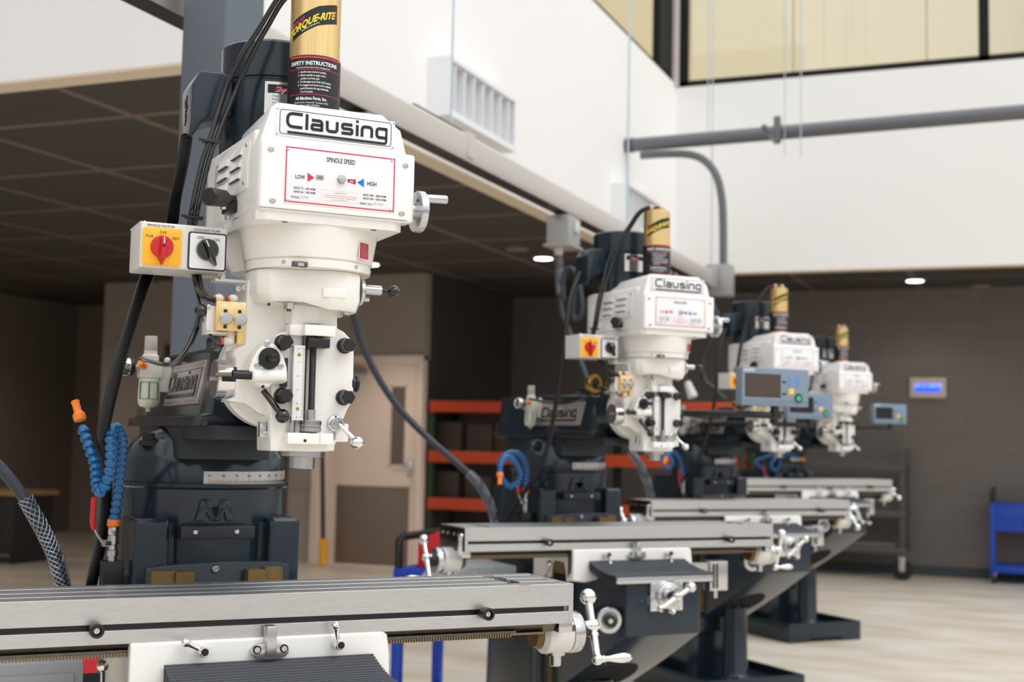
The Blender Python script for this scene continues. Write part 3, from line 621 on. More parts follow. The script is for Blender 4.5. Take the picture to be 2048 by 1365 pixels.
# ---------------- head castings
def _P(lst, y): return [(lambda q: (q[0], q[2]))(A(px, py, y=y)) for px, py in lst]
def f_head(mb):
    body = _P([(600, 560), (600, 868), (560, 868), (545, 850), (536, 834), (516, 826), (498, 812), (488, 806), (459, 804), (459, 797), (472, 795), (472, 716), (466, 712), (466, 700), (490, 690), (493, 602), (496, 560)], -.012)
    mb.prism(body, 'y', -.012, .06, CREAM, .007, seg=3)
    quill = _P([(586, 600), (583, 640), (583, 660), (555, 668), (543, 700), (541, 834), (541, 903), (669, 903), (670, 889), (676, 884), (676, 847), (688, 838), (693, 824), (707, 797), (708, 700), (701, 678), (688, 664), (675, 657), (675, 600)], -.045)
    mb.prism(quill, 'y', -.045, .06, CREAM, .008, seg=3)
    t0, t1 = A(662, 847, y=-.045), A(697, 885, y=-.045); mb.box(t0[0], t1[0], -.045, .03, t1[2], t0[2], CREAM, .004)
    mb.cyl((0, 0, 1.60), (0, 0, 1.652), .049, CREAM, seg=36)
    mb.lathe([(.052, 1.352), (.055, 1.36), (.055, 1.40), (.052, 1.405)], (0, 0, 0), (0, 0, 1), CREAM, 36)
    # gear housing with bowed front
    g = [(-.119, .10), (-.119, -.01), (-.112, -.045), (-.092, -.068), (-.03, -.083), (.02, -.098), (.055, -.096), (.082, -.08), (.094, -.05), (.096, .0), (.096, .10)]
    g2 = [(p[0]*.97, p[1]*.97) for p in g]
    b0 = [(p[0]*.93+.0, p[1]*.9, 1.630 - (.006 if p[0] > 0 else -.006)) for p in g]
    mb.loft([b0, [(p[0], p[1], 1.650-(.004 if p[0] > 0 else -.004)) for p in g], [(p[0], p[1], 1.692) for p in g], [(p[0], p[1], 1.700) for p in g2]], CREAM, .003, ang=50)
    # upper and lower depth-stop lugs
    mb.prism([(-.049, 1.574), (.037, 1.574), (.037, 1.595), (-.049, 1.595)], 'y', -.060, -.03, CREAM, .002)
    mb.prism([(-.024, 1.574), (.0375, 1.574), (.0375, 1.595), (-.024, 1.595)], 'y', -.076, -.03, CREAM, .002)
    mb.box(-.0515, .0385, -.078, -.03, 1.366, 1.3875, CREAM, .002)
    mb.box(.011, .0125, -.0785, -.078, 1.367, 1.387, mat('cream_seam', '#C9C4B8', .4))
    mb.lathe([(.003, 0), (.003, .0006), (0, .0006)], A(610, 882, y=-.0782), (0, -1, 0), BLK, 14)
    mb.lathe([(.003, 0), (.003, .0006), (0, .0006)], A(537.5, 609, y=-.083), (0, -1, 0), BLK, 14)
    # casting panel line
    a = A(647, 575, y=-.0985); mb.box(a[0], a[0]+.046, -.0992, -.09, a[2]-.018, a[2], CREAM, .001)
def f_nose(mb):
    mb.lathe([(.030, 1.353), (.043, 1.3525), (.043, 1.342), (.041, 1.3405), (.026, 1.340), (.0255, 1.3185), (.024, 1.3174), (.012, 1.3174), (.009, 1.335)][::-1], (0, 0, 0), (0, 0, 1), SATIN, 48)
def f_hous(mb):
    mb.lathe([(.110, 1.700), (.1225, 1.701), (.1235, 1.716), (.121, 1.7175), (.126, 1.720), (.135, 1.775), (.136, 1.782)], (0, 0, 0), (0, 0, 1), CREAM, 64)
    pl = [(-.140, -.125), (-.125, -.138), (.13, -.138), (.147, -.125), (.15, .2)]+ring_poly(0, .21, .152, 0, 180, 14)+[(-.15, .2)]
    mb.prism(pl, 'z', 1.780, 1.801, CREAM, .002)
    mb.cyl((0, .21, 1.72), (0, .21, 1.785), .10, CREAM, r2=.145, seg=40)
    for x in (-.085, .005, .09):
        mb.lathe([(.006, 0), (.006, .0008), (0, .0008)], (x, -.128, 1.780), (0, 0, -1), STEELD, 12)
    for a in (-128, -58, -20):
        r = math.radians(a); mb.lathe([(.0038, 0), (.0038, .0012), (.002, .0012), (.002, 0), (0, 0)], (.1232*math.cos(r), .1232*math.sin(r), 1.709), (math.cos(r), math.sin(r), 0), SATIN, 12)
def f_cover(mb):
    fp = [(-.141, 1.80), (-.141, 1.925), (-.121, 1.992), (-.110, 2.003), (.098, 2.005), (.137, 1.978), (.150, 1.932), (.152, 1.80)]
    def sec(y, dz, sx=1.): return [(p[0]*sx, y, p[1]+(dz if p[1] > 1.9 else 0)) for p in fp]
    mb.loft([sec(-.139, 0), sec(.08, -.008), ], COVER, .006)
    mb.loft([sec(.07, -.010, .99), [(p[0], .15, min(p[1], 1.962)) for p in fp]], COVER, .003)
    pl = [(-.1405, -.10), (.15, -.10), (.153, .2)]+ring_poly(0, .215, .156, 0, 180, 20)+[(-.153, .2)]
    mb.prism(pl, 'z', 1.801, 1.958, COVER, .012, seg=4)
    # bolted front frame
    mb.box(-.139, .166, -.146, -.10, 1.797, 1.932, COVER, .008, seg=4)
    # bottom seam
    mb.box(-.137, .150, -.1465, -.14, 1.8005, 1.8012, STEELD)
    for px, py in ((542, 298), (811, 331), (545, 401), (803, 427)):
        p = A(px, py, y=-.1462)
        mb.lathe([(.0062, 0), (.0062, .0012), (.0052, .0018), (.003, .0018), (.003, .0006), (0, .0006)], (p[0], -.1458, p[2]), (0, -1, 0), SATIN, 18)
def f_name(mb):
    x0, x1, z0, z1, y = -.1115, .1235, 1.9395, 1.9935, -.1395
    mb.box(x0, x1, y-.0012, y+.002, z0, z1, WHT, .0003)
    q = rounded([(x0+.0075, z0+.004), (x1-.0075, z0+.004), (x1-.0075, z1-.004), (x0+.0075, z1-.004)], .006, 4, True)
    mb.ribbon([(p[0], p[1]) for p in q], .0013, FR(0, y-.0012, 0), INK, .0002, closed=True)
    logo(mb, FR(x0+.0195, y-.0012, z0+.0165), INK, .0280, .0300, .0006)
    for x in (x0+.003, x1-.003):
        for z in (z0+.0035, z1-.0035): mb.lathe([(.0021, 0), (.0018, .001), (0, .0014)], (x, y-.0012, z), (0, -1, 0), SATIN, 10)
def f_speed(mb):
    x0, x1, z0, z1, y = -.0945, .126, 1.8125, 1.9215, -.1462
    mb.box(x0, x1, y-.001, y+.002, z0, z1, WHT, .0003); Y = y-.001
    q = [(x0+.0035, z0+.0035), (x1-.0035, z0+.0035), (x1-.0035, z1-.0035), (x0+.0035, z1-.0035)]
    mb.ribbon(q, .0024, FR(0, Y, 0), INKR, .0002, closed=True)
    def T(px, py): p = A(px, py, y=Y); return FR(p[0], Y-.0001, p[2])
    mb.text('SPINDLE SPEED', .0092, INK, T(682, 327), sx=.66, bold=.0002)
    mb.text('LOW', .0078, INK, T(600, 358), sx=.74, bold=.0002); mb.text('HIGH', .0078, INK, T(743.5, 372), sx=.74, bold=.0002)
    a, b, c = [A(u, v, y=Y) for u, v in ((615, 345.5), (615, 364), (629, 356))]
    mb.prism([(a[0], a[2]), (b[0], b[2]), (c[0], c[2])], 'y', Y-.0003, Y, INKR)
    a, b, c = [A(u, v, y=Y) for u, v in ((728, 357.5), (728, 375.5), (714, 365))]
    mb.prism([(a[0], a[2]), (b[0], b[2]), (c[0], c[2])], 'y', Y-.0003, Y, INKB)
    mb.text('50HZ 75 - 450 RPM', .0041, INK, T(609, 379.5), sx=.90, bold=.00006); mb.text('60HZ 60 - 500 RPM', .0041, INK, T(609, 387), sx=.90, bold=.00006)
    mb.text('MODEL:', .0040, INK, T(591, 396.5), sx=.9); mb.text('2VS08', .0045, INKL, T(609, 397), sx=.95)
    mb.text('50HZ 680 - 3800 RPM', .0041, INK, T(749, 394), sx=.90, bold=.00006); mb.text('60HZ 550 - 4300 RPM', .0041, INK, T(749, 401), sx=.90, bold=.00006)
    mb.text('SERIAL NO.', .0040, INK, T(732, 410), sx=.9); mb.text('PS19071', .0048, INKL, T(757, 411), sx=.95)
    mb.text('CAUTION!', .0032, INKP, T(680, 389), sx=1.1)
    for k, s_ in enumerate(("1 Don't use a handwheel unless motor is running", "2 Change speed through lever to highest speed", "you must put dial in low.")):
        mb.text(s_, .0022, INKP, T(680, 393.5+k*4.3), sx=1.05)
    c0, c1 = A(643, 379, y=Y), A(716, 408, y=Y)
    q = rounded([(c0[0], c1[2]), (c1[0], c1[2]), (c1[0], c0[2]), (c0[0], c0[2])], .003, 3, True)
    mb.ribbon([(p[0], p[1]) for p in q], .0003, FR(0, Y, 0), INKP, .0001, closed=True)
    p = A(639.5, 355.5, y=Y); mb.box(p[0]-.0078, p[0]+.0078, Y-.0002, Y, p[2]-.005, p[2]+.005, mat('dial_window', '#A9A7A3', .5))
    mb.text('-415', .0045, INK, FR(p[0], Y-.0004, p[2]-.002), sx=.9)
    p = A(703, 363, y=Y); mb.prism([(p[0]-.008, p[2]-.0022), (p[0]+.0085, p[2]-.0055), (p[0]+.0085, p[2]+.0045), (p[0]-.008, p[2]+.0035)], 'y', Y-.0002, Y, REDD)
    mb.text('3600', .0036, INKW, FR(p[0], Y-.0004, p[2]-.002), sx=.85)
    for px, py in ((576, 298.5), (784, 322), (574, 400), (782, 420)):
        p = A(px, py, y=Y); mb.lathe([(.0030, 0), (.0027, .001), (.001, .0016), (0, .0012)], (p[0], Y, p[2]), (0, -1, 0), SATIN, 12)
def f_spbolt(mb):
    p = A(683, 359.5, y=-.1472); mb.lathe([(.0095, 0), (.0095, .001), (.0078, .001), (.0078, .008), (.006, .0095), (0, .010)], (p[0], -.1472, p[2]), (0, -1, 0), SATIN, 6, ang=20)
def f_louver(mb):
    XW = lambda y: -.1415-max(0, y+.1)*.0417
    def S(px, py):
        x = -.145
        for _ in range(4): p = A(px, py, x=x); x = XW(p[1])
        return (p[1], p[2])
    SH = Matrix(((1, -.0417, 0, -.00417), (0, 1, 0, 0), (0, 0, 1, 0), (0, 0, 0, 1))); X = -.1415
    pl = [S(*q) for q in ((497, 283), (501, 281), (496, 320), (494, 376), (467, 395), (462, 402), (440, 408), (430, 380), (432, 335), (447, 318))]
    mb.prism(pl, 'x', X-.0014, X+.002, COVER, .0006, M=SH)
    for px, py in ((476, 316), (449, 338), (473, 340), (447, 361), (472, 363), (445, 386)):
        y, z = S(px, py); M = SH @ Matrix.Translation((X-.001, y, z))
        mb.loft([[(0, -.040, -.001), (0, .040, -.001), (0, .040, .017), (0, -.040, .017)], [(-.0055, -.034, 0), (-.0055, .034, 0), (-.002, .034, .013), (-.002, -.034, .013)]], COVER, .001, M=M)
        mb.box(-.0046, -.001, -.030, .030, -.0026, -.0002, BLK, M=M)
    for px, py in ((495, 290), (438, 334), (489, 366), (433, 409)):
        y, z = S(px, py); mb.lathe([(.005, 0), (.004, .002), (0, .0026)], (X-.001, y, z), (-1, 0, 0), SATIN, 12, M=SH)
def f_grip(mb):
    a = Vector((-.150, .015, 1.838)); b = Vector((-.214, -.062, 1.826))
    mb.cyl(a, a+(b-a)*.45, .0095, BLK, seg=18); mb.cyl(a+(b-a)*.4, b, .0165, BLK, r2=.0175, seg=22, bev=.003)
    mb.box(-.165, -.141, .0, .045, 1.812, 1.836, BLK, .002); mb.lathe([(.0085, 0), (.0085, .008), (0, .009)], (-.165, .012, 1.824), (-1, 0, 0), SATIN, 6, ang=20)
    mb.cyl((-.156, .03, 1.815), (-.156, .03, 1.80), .006, SATIN, seg=6)
    mb.box(-.1425, -.1405, .01, .045, 1.802, 1.845, STEELD)
def f_motor(mb):
    c = (-.02, .225, 0)
    mb.lathe([(.10, 1.94), (.112, 1.96), (.112, 2.118), (.109, 2.120), (.109, 2.124), (.114, 2.126), (.114, 2.197), (.108, 2.203), (.0, 2.206)], c, (0, 0, 1), SLATE, 56)
    mb.lathe([(.105, 1.90), (.112, 1.97)], c, (0, 0, 1), SLATE, 56)
    for a in (-155, -120): r = math.radians(a); mb.lathe([(.004, 0), (.004, .001), (0, .001)], (c[0]+.112*math.cos(r), c[1]+.112*math.sin(r), 2.03), (math.cos(r), math.sin(r), 0), BLK, 10)
def _wrap(cx, cy, R, a0):    # text plane -> cylinder wall, u to the right, v up
    def fn(co):
        a = a0+co.x/R; return Vector((cx+(R+co.z)*math.cos(a), cy+(R+co.z)*math.sin(a), co.y))
    return fn
def band(mb, cx, cy, R, a0, u0, u1, zf0, zf1, mt, n=24, th=.0004):
    """curved sticker on a cylinder: u along the wall from a0, zf0/zf1 give lower/upper edge"""
    r0 = []; r1 = []
    rings = []
    for i in range(n+1):
        u = u0+(u1-u0)*i/n; a = a0+u/R; q = []
        for rr, z in ((R, zf0(u)), (R+th, zf0(u)), (R+th, zf1(u)), (R, zf1(u))): q.append((cx+rr*math.cos(a), cy+rr*math.sin(a), z))
        rings.append(q)
    mb.loft(rings, mt)
def f_motorplate(mb):
    c = (-.02, .225); R = .1125; a0 = math.radians(-115)
    k = lambda z: (lambda u: z)
    band(mb, *c, R, a0, .0, .095, k(2.045), k(2.112), mat('motor_plate', '#D8D6D2', .15, .8))
    band(mb, *c, R+.0004, a0, .006, .09, k(2.088), k(2.106), INK)
    fn = _wrap(*c, R+.0010, a0); T = lambda x, z: (lambda co: fn(Vector((co.x+x, co.y+z, co.z))))
    mb.text('Shyw', .0115, INKR, None, shear=.4, fn=T(.036, 2.0915), ext=.0001, bold=.0003)
    mb.text('Shyw', .0115, INKW, None, shear=.4, fn=T(.037, 2.0905), ext=.00005, bold=.0001)
    for i in range(5):
        for j, w in ((.022, 'TYPE'), (.055, '230')): mb.text(w, .0042, INK, None, fn=T(j, 2.079-i*.007), ext=.0001)
def f_jbox(mb):
    pr = [(-.207, 2.025), (-.207, 2.10), (-.192, 2.128), (-.145, 2.13), (-.125, 2.12), (-.125, 2.04), (-.15, 2.035), (-.185, 2.02), (-.203, 1.99), (-.21, 1.99)]
    mb.prism(pr, 'y', .165, .268, SLATE, .007, seg=3)
    fn = lambda co: Vector((-.2078-co.z, .216+co.y, 2.058-co.x))
    mb.text('Shyw', .020, BLK, None, shear=.4, fn=fn, ext=.0006, bold=.0004)
    mb.box(-.150, -.135, .19, .25, 2.045, 2.11, SLATE, .003)
def f_drawbar(mb):
    mb.lathe([(.050, 1.96), (.050, 2.258), (.0475, 2.2595), (.0475, 2.264), (.044, 2.266), (0, 2.266)], (0, 0, 0), (0, 0, 1), GOLD, 56)
    mb.lathe([(.056, 1.985), (.056, 2.010), (.053, 2.015), (.05, 2.016)], (0, 0, 0), (0, 0, 1), GOLD, 48)
    mb.lathe([(.0525, 2.0), (.0525, 2.129), (.0515, 2.130)], (0, 0, 0), (0, 0, 1), BLK, 56)
    a = math.radians(-62); mb.cyl((.0525*math.cos(a), .0525*math.sin(a), 2.018), (.057*math.cos(a), .057*math.sin(a), 2.018), .004, SATIN, seg=12)
def f_drawlabel(mb):
    # u = 0 faces straight ahead (-y)
    a0 = -PI/2; R = .0525
    k = lambda z: (lambda u: z)
    band(mb, 0, 0, R, a0, -.072, .052, k(2.011), k(2.1285), BLK, 30)
    for z, h in ((2.1235, .0035), (2.100, .001), (2.050, .001)): band(mb, 0, 0, R+.0003, a0, -.07, .05, k(z), k(z+h), INKR, 30)
    band(mb, 0, 0, R+.0003, a0, -.06, .032, k(2.0115), k(2.019), INKR, 26)
    fn = _wrap(0, 0, R+.0007, a0); T = lambda x, z: (lambda co: fn(Vector((co.x+x, co.y+z, co.z))))
    mb.text('SAFETY INSTRUCTIONS', .0078, INKW, None, fn=T(-.016, 2.1095), ext=.0001, bold=.0003, sx=.90)
    mb.text('To prevent serious injury when changing tools', .0032, INKW, None, fn=T(-.018, 2.1030), ext=.0001, sx=.85)
    for i, s_ in enumerate(('1.  Spindle must not be in motion.', '2.  Return spindle to upper most', '     position and lock quill.', '3.  To disengage tool: Push OUT button.', '4.  To engage tool: Insert tool in spindle,', '     push IN button for approximately', '     1 to 2 seconds.')):
        mb.text(s_, .0036, INKW, None, fn=T(-.048, 2.0935-i*.0066), ext=.00012, align='LEFT', sx=.84, bold=.00008)
    mb.text('All Machine Parts, Inc.', .0062, INKW, None, fn=T(-.020, 2.0395), ext=.0001, bold=.0002, sx=.84)
    mb.text('Orchard Circle, Greeneville, Tennessee 37743', .0033, INKW, None, fn=T(-.020, 2.0325), ext=.0001, sx=.82)
    mb.text('Phone (423) 638-8822', .0036, INKW, None, fn=T(-.022, 2.0265), ext=.0001, sx=.85)
    # slanted maker's band higher up
    R2 = .0501; lo = lambda u: 2.200+(.045-.045)*0-max(0, (.030-u))*.26-max(0, -.01-u)*.25; hi = lambda u: lo(u)+.039
    band(mb, 0, 0, R2, a0, -.066, .034, lo, hi, BLK, 30)
    fn2 = _wrap(0, 0, R2+.0006, a0)
    mb.text('TORQUE-RITE', .0140, INKY, None, shear=.3, sx=.84, bold=.0006, ext=.0001, fn=lambda co: fn2(Vector((co.x-.026, co.y+lo(co.x-.026)+.0105, co.z))))
    mb.text('MAXI', .0085, INKR, None, shear=.3, ext=.0001, bold=.0002, fn=lambda co: fn2(Vector((co.x-.053, co.y+lo(co.x-.053)+.0255, co.z))))
    mb.text('PATENT PENDING', .0032, INKW, None, ext=.0001, fn=lambda co: fn2(Vector((co.x-.025, co.y+lo(co.x-.025)+.004, co.z))))
    for i in range(5):
        band(mb, 0, 0, R2+.0003, a0, .022-i*.0008, .032, (lambda u, i=i: lo(u)+.024-i*.003), (lambda u, i=i: lo(u)+.0252-i*.003), INKR, 4)
def f_topfit(mb):
    for x, y in ((-.028, -.006), (-.006, .012), (.012, -.012), (.030, .004)):
        mb.cyl((x, y, 2.262), (x, y, 2.276), .006, SATIN, seg=12); mb.ball((x, y, 2.279), .0085, CLEAR, 12)
    mb.cyl((-.040, -.006, 2.279), (-.032, -.006, 2.279), .0065, ORG, seg=12); mb.cyl((.000, -.012, 2.279), (.006, -.012, 2.279), .0065, ORG, seg=12)
def f_airhose(k):
    def fn(mb):
        d = .020*k
        P = [(-.040+.04*k, -.008, 2.280), A(560+16*k, -8, y=.02), A(520+14*k, 55, y=.05), A(484+20*k, 110, y=.08)]
        P += [A(453+22*k, 175, y=.10), A(424+14*k, 265, y=.10), A(403+13*k, 330, y=.10), A(384+12*k, 420, y=.10), A(378+10*k, 480, y=.12), A(390+10*k, 560, y=.05), A(404+8*k, 592, y=-.03), A(428+4*k, 600, y=-.06)]
        mb.tube(P, .0052, BLKG, seg=12, sub=8)
    return fn
def f_tie(u, v, yy):
    def fn(mb):
        p = Vector(A(u, v, y=yy)); mb.box(p.x-.017, p.x+.017, p.y-.008, p.y+.006, p.z-.003, p.z+.003, BLK, .001); mb.box(p.x-.026, p.x-.016, p.y-.008, p.y-.002, p.z-.001, p.z+.004, BLK, .001)
    return fn
def f_conduit(mb):
    P = [(-.207, .205, 1.995), A(365, 330, y=.17), A(350, 400, y=.15), A(345, 440, y=.13), A(338, 470, y=.13)]
    Q = [A(300, 540, y=.13), A(286, 575, y=.15), A(262, 650, y=.2), A(235, 740, y=.27), A(215, 820, y=.36), A(205, 880, y=.44), A(212, 950, y=.52), A(212, 1010, y=.56), A(203, 1080, y=.60), A(187, 1150, y=.64), A(180, 1200, y=.66), A(190, 1290, y=.7)]
    rf = lambda t, i: .0106+.0018*(1 if i % 2 else -1)
    n = lambda L: 26
    mb.tube(P, .01, RUB, seg=12, rf=rf, sub=34); mb.tube(Q, .0112, RUB, seg=12, rf=lambda t, i: .0116+.0018*(1 if i % 2 else -1), sub=36)
def f_swbox(mb):
    a = A(282, 441, y=0); b = A(454, 459, y=0); c = A(279, 535, y=0); d = A(453, 545, y=0)
    x0, x1, z0, z1 = (a[0]+c[0])/2, (b[0]+d[0])/2, (c[2]+d[2])/2, (a[2]+b[2])/2
    mb.box(x0, x1, 0, .118, z0, z1, BOXP, .004, seg=3)
    mb.box(x0-.0008, x1+.0008, .004, .1188, z1-.002, z1+.0008, BOXP)
    T = lambda px, py: (lambda p: FR(p[0], -.0003, p[2]))(A(px, py, y=0))
    mb.text('SPINDLE MOTOR', .0048, INK, T(322, 454.5), ext=.0001); mb.text('COOLANT PUMP', .0048, INK, T(414, 464), ext=.0001)
    for px, py in ((290, 439), (446, 456)): q = A(px, py, y=.02); mb.ball((q[0], .02, z1+.001), .004, SATIN, 10)
def _switch(mb, px, py, hw, frame, face, knob, words, ang, dz=0):
    p = A(px, py, y=0); x, z = p[0], p[2]
    mb.prism([(q[0], q[1]) for q in rounded([(x-hw, z-hw), (x+hw, z-hw), (x+hw, z+hw), (x-hw, z+hw)], .006, 4, True)], 'y', -.003, .001, frame, .0008)
    mb.prism([(q[0], q[1]) for q in rounded([(x-hw+.003, z-hw+.003), (x+hw-.003, z-hw+.003), (x+hw-.003, z+hw-.003), (x-hw+.003, z+hw-.003)], .004, 4, True)], 'y', -.0038, .001, face, .0004)
    for w, dx, dz in words: mb.text(w, .0056, INK, FR(x+dx, -.0040, z+dz), ext=.0001)
def f_sw1(mb): _switch(mb, 323.5, 494.5, .0362, YEL, mat('yellow_face', '#FBB829', .4), RED, (('OFF', .001, .0245), ('FOR', -.024, .016), ('REV', .025, .015)), 0)
def f_sw2(mb): _switch(mb, 414, 504, .0366, mat('dark_frame', '#22262F', .4), WHT, BLKG, (('OFF', -.014, .023), ('ON', .017, .021)), 0)
def _knob(px, py, mt, ang):
    def fn(mb):
        p = A(px, py, y=-.004); c = (p[0], -.004, p[2]); M = Matrix.Translation(c) @ Matrix.Rotation(ang, 4, 'Y')
        mb.lathe([(.0215, 0), (.0215, .003), (.0195, .0085), (0, .009)], c, (0, -1, 0), mt, 32)
        r0 = [(-.006, 0, .019), (.006, 0, .019), (.0085, 0, .0), (.0095, 0, -.018), (.0, 0, -.036), (-.0095, 0, -.018), (-.0085, 0, 0)]
        r1 = [(-.003, -.021, .016), (.003, -.021, .016), (.0035, -.022, .0), (.0035, -.022, -.018), (0, -.021, -.033), (-.0035, -.022, -.018), (-.0035, -.022, 0)]
        mb.loft([r0, r1], mt, .0012, M=M)
        mb.box(-.0008, .0008, -.0222, -.020, .004, .0165, INKW, M=M); mb.cyl(M @ Vector((0, -.0215, .0)), M @ Vector((0, -.0228, .0)), .0026, BLK, seg=12)
    return fn
def f_swbr(mb):
    a = A(440, 545, y=.03); b = A(492, 560, y=0); z = A(470, 558, y=0)[2]
    mb.box(-.18, -.112, .01, .05, z-.006, z, BOXP, .001); mb.prism([(-.172, 1.676), (-.172, z), (-.16, z), (-.163, 1.70), (-.172, 1.71)], 'y', .01, .06, BOXP, .001)
    mb.box(-.118, -.112, .005, .05, z-.04, z, BOXP, .001)
    for px, py in ((474, 579), (486, 577)):
        p = A(px, py, y=.01); mb.lathe([(.0055, 0), (.0055, .007), (.003, .007), (.003, .004), (0, .004)], (p[0], .006, p[2]), (0, -1, 0), SATIN, 14)
def f_valve(mb):
    a = A(433, 602, y=-.073); b = A(491, 604, y=-.073); c = A(433, 661, y=-.073)
    x0, x1, z0, z1 = a[0], b[0], c[2], a[2]
    mb.box(x0, x1, -.073, -.045, z0, z1, GOLD, .001); mb.box(x1-.012, x1+.003, -.068, -.03, z0-.022, z1+.001, GOLD, .001)
    T = lambda px, py: (lambda p: FR(p[0], -.0733, p[2]))(A(px, py, y=-.073))
    mb.text('IN', .0088, INKW, T(450, 616), ext=.0001); mb.text('OUT', .0088, INKW, T(479, 617), ext=.0001)
    for px, py in ((451, 622.5), (479.5, 624), (450, 654), (478.5, 655.5)):
        p = A(px, py, y=-.073); mb.lathe([(.0036, 0), (.0036, .0004), (0, .0004)], (p[0], -.073, p[2]), (0, -1, 0), BLK, 14)
    # clear back block and screws
    mb.box(x0-.014, x0+.01, -.058, -.02, z0-.001, z1-.008, BOXP, .002); mb.box(x0-.014, x1-.01, -.058, -.02, z0-.006, z0-.001, BOXP, .001)
    for dz in (-.006, -.05): mb.ball((x0-.011, -.06, z1+dz-.004), .004, CLEAR, 10)
    # elbows
    for px, py in ((438, 597), (466, 598)):
        p = A(px, py, y=-.055); mb.ball(p, .0085, CLEAR, 16, sc=(1.15, 1, 1)); mb.cyl((p[0]-.012, p[1], p[2]-.001), (p[0]-.009, p[1], p[2]-.001), .0068, mat('red_ring', '#C2432F', .4), seg=14)
    p = A(457, 683, y=-.055); mb.ball(p, .0095, CLEAR, 16, sc=(1.3, 1, 1)); mb.cyl((p[0]+.004, p[1], p[2]), (p[0]+.004, p[1], z0), .0078, CLEAR, seg=14)
    mb.cyl((p[0]-.015, p[1], p[2]), (p[0]-.012, p[1], p[2]), .0075, mat('red_ring', '', .4), seg=14)
def _btn(px):
    def fn(mb):
        p = A(px, 638 if px < 460 else 640, y=-.073); mb.lathe([(.0118, 0), (.0118, .007), (.0105, .0085), (0, .0088)], (p[0], -.073, p[2]), (0, -1, 0), SATIN, 30)
    return fn
def f_knobball(mb):
    p = Vector(A(402, 622, y=-.05)); mb.ball(p, .0125, BLKG, 20); mb.cyl(p, (p.x+.03, p.y+.005, p.z), .007, BLK, seg=12)
def f_lowhose(mb):
    P = [A(436, 686, y=-.055), A(422, 672, y=-.05), A(408, 640, y=-.03), A(398, 600, y=0), A(388, 560, y=.03)]
    mb.tube(P, .003, BLKG, seg=8)
def f_drophose(mb):
    P = [A(398, 630, y=.0), A(392, 660, y=.05), A(372, 700, y=.2), A(340, 730, y=.42), (-.205, .655, 1.556)]
    mb.tube(P, .0055, BLKG, seg=10)
def f_quillscale(mb):
    a, b = A(587, 690.5, y=-.065), A(609.5, 690.5, y=-.065); c, d = A(585, 841, y=-.065), A(607.5, 841, y=-.065)
    x0, x1, z0, z1 = (a[0]+c[0])/2, (b[0]+d[0])/2, c[2], a[2]
    mb.box(x0, x1, -.065, -.04, z0, z1, mat('scale_face', '#E3E2E0', .35), .0006)
    for i in range(81):
        z = z1-.006-i*(z1-z0-.012)/80; w = .0075 if i % 16 == 0 else (.0055 if i % 8 == 0 else (.004 if i % 4 == 0 else .0025))
        mb.box(x1-.001-w, x1-.001, -.0653, -.065, z-.0002, z+.0002, INKG)
        if i % 16 == 0: mb.text(str(i//16), .0038, INK, FR(x0+.009, -.0652, z-.0022), ext=.0001)
    for z in (z1-.018, z0+.022): mb.lathe([(.0034, 0), (.003, .0012), (0, .0016)], (x0+.0105, -.065, z), (0, -1, 0), BRASS, 14)
def f_screw(mb):
    x, y = -.0025, -.062
    mb.box(-.062, -.049, -.055, -.04, 1.474, 1.530, BLK, .001)
    mb.lathe([(.0062, 1.42)]+[(.0062+(.0006 if i % 2 else 0), 1.42+i*.0011) for i in range(130)], (x, y, 0), (0, 0, 1), BLK, 14)
    mb.cyl((x-.0145, y+.008, 1.388), (x-.0145, y+.008, 1.574), .0048, STEELD, seg=16)
    mb.cyl((-.0375, y+.008, 1.388), (-.0375, y+.008, 1.418), .0065, SATIN, seg=16)
def f_stopblk(mb):
    a = A(619, 676, y=-.078); b = A(660, 697, y=-.078)
    mb.box(a[0], b[0], -.078, -.045, b[2], a[2], BLK, .0012)
    p = A(640, 687, y=-.078); mb.lathe([(.0068, 0), (.0068, .0006), (0, .0006)], (p[0], -.078, p[2]), (0, -1, 0), BLKG, 18)
    mb.cyl((p[0]+.004, -.06, a[2]-.003), (p[0]+.004, -.06, 1.577), .006, BLK, seg=12)
    mb.box(a[0]-.002, a[0]+.004, -.062, -.046, b[2]-.004, a[2], BLK)
def f_dial(mb):
    x, y = -.0025, -.062
    mb.lathe([(.018, 1.3895), (.0202, 1.3905), (.0202, 1.398), (.0185, 1.3985), (.0200, 1.399), (.0200, 1.4115), (.0185, 1.4125), (.0085, 1.4125), (.0085, 1.432), (.0075, 1.4325)], (x, y, 0), (0, 0, 1), SATIN, 40)
    for i in range(40):
        a = 2*PI*i/40; M = Matrix.Translation((x, y, 0)) @ Matrix.Rotation(a, 4, 'Z'); mb.box(-.0003, .0003, -.0203, -.0200, 1.4035 if i % 5 else 1.4015, 1.4095, INK, M=M)
def f_bolt(mb):      # hex cap screw with collar, axis -y, seat at origin
    mb.lathe([(.0155, 0), (.0155, .004), (.012, .006), (.012, .020)], (0, 0, 0), (0, -1, 0), BLK, 24)
    mb.lathe([(.0140, .018), (.0140, .034), (.0125, .036), (0, .0365)], (0, 0, 0), (0, -1, 0), BLK, 6, ang=20)
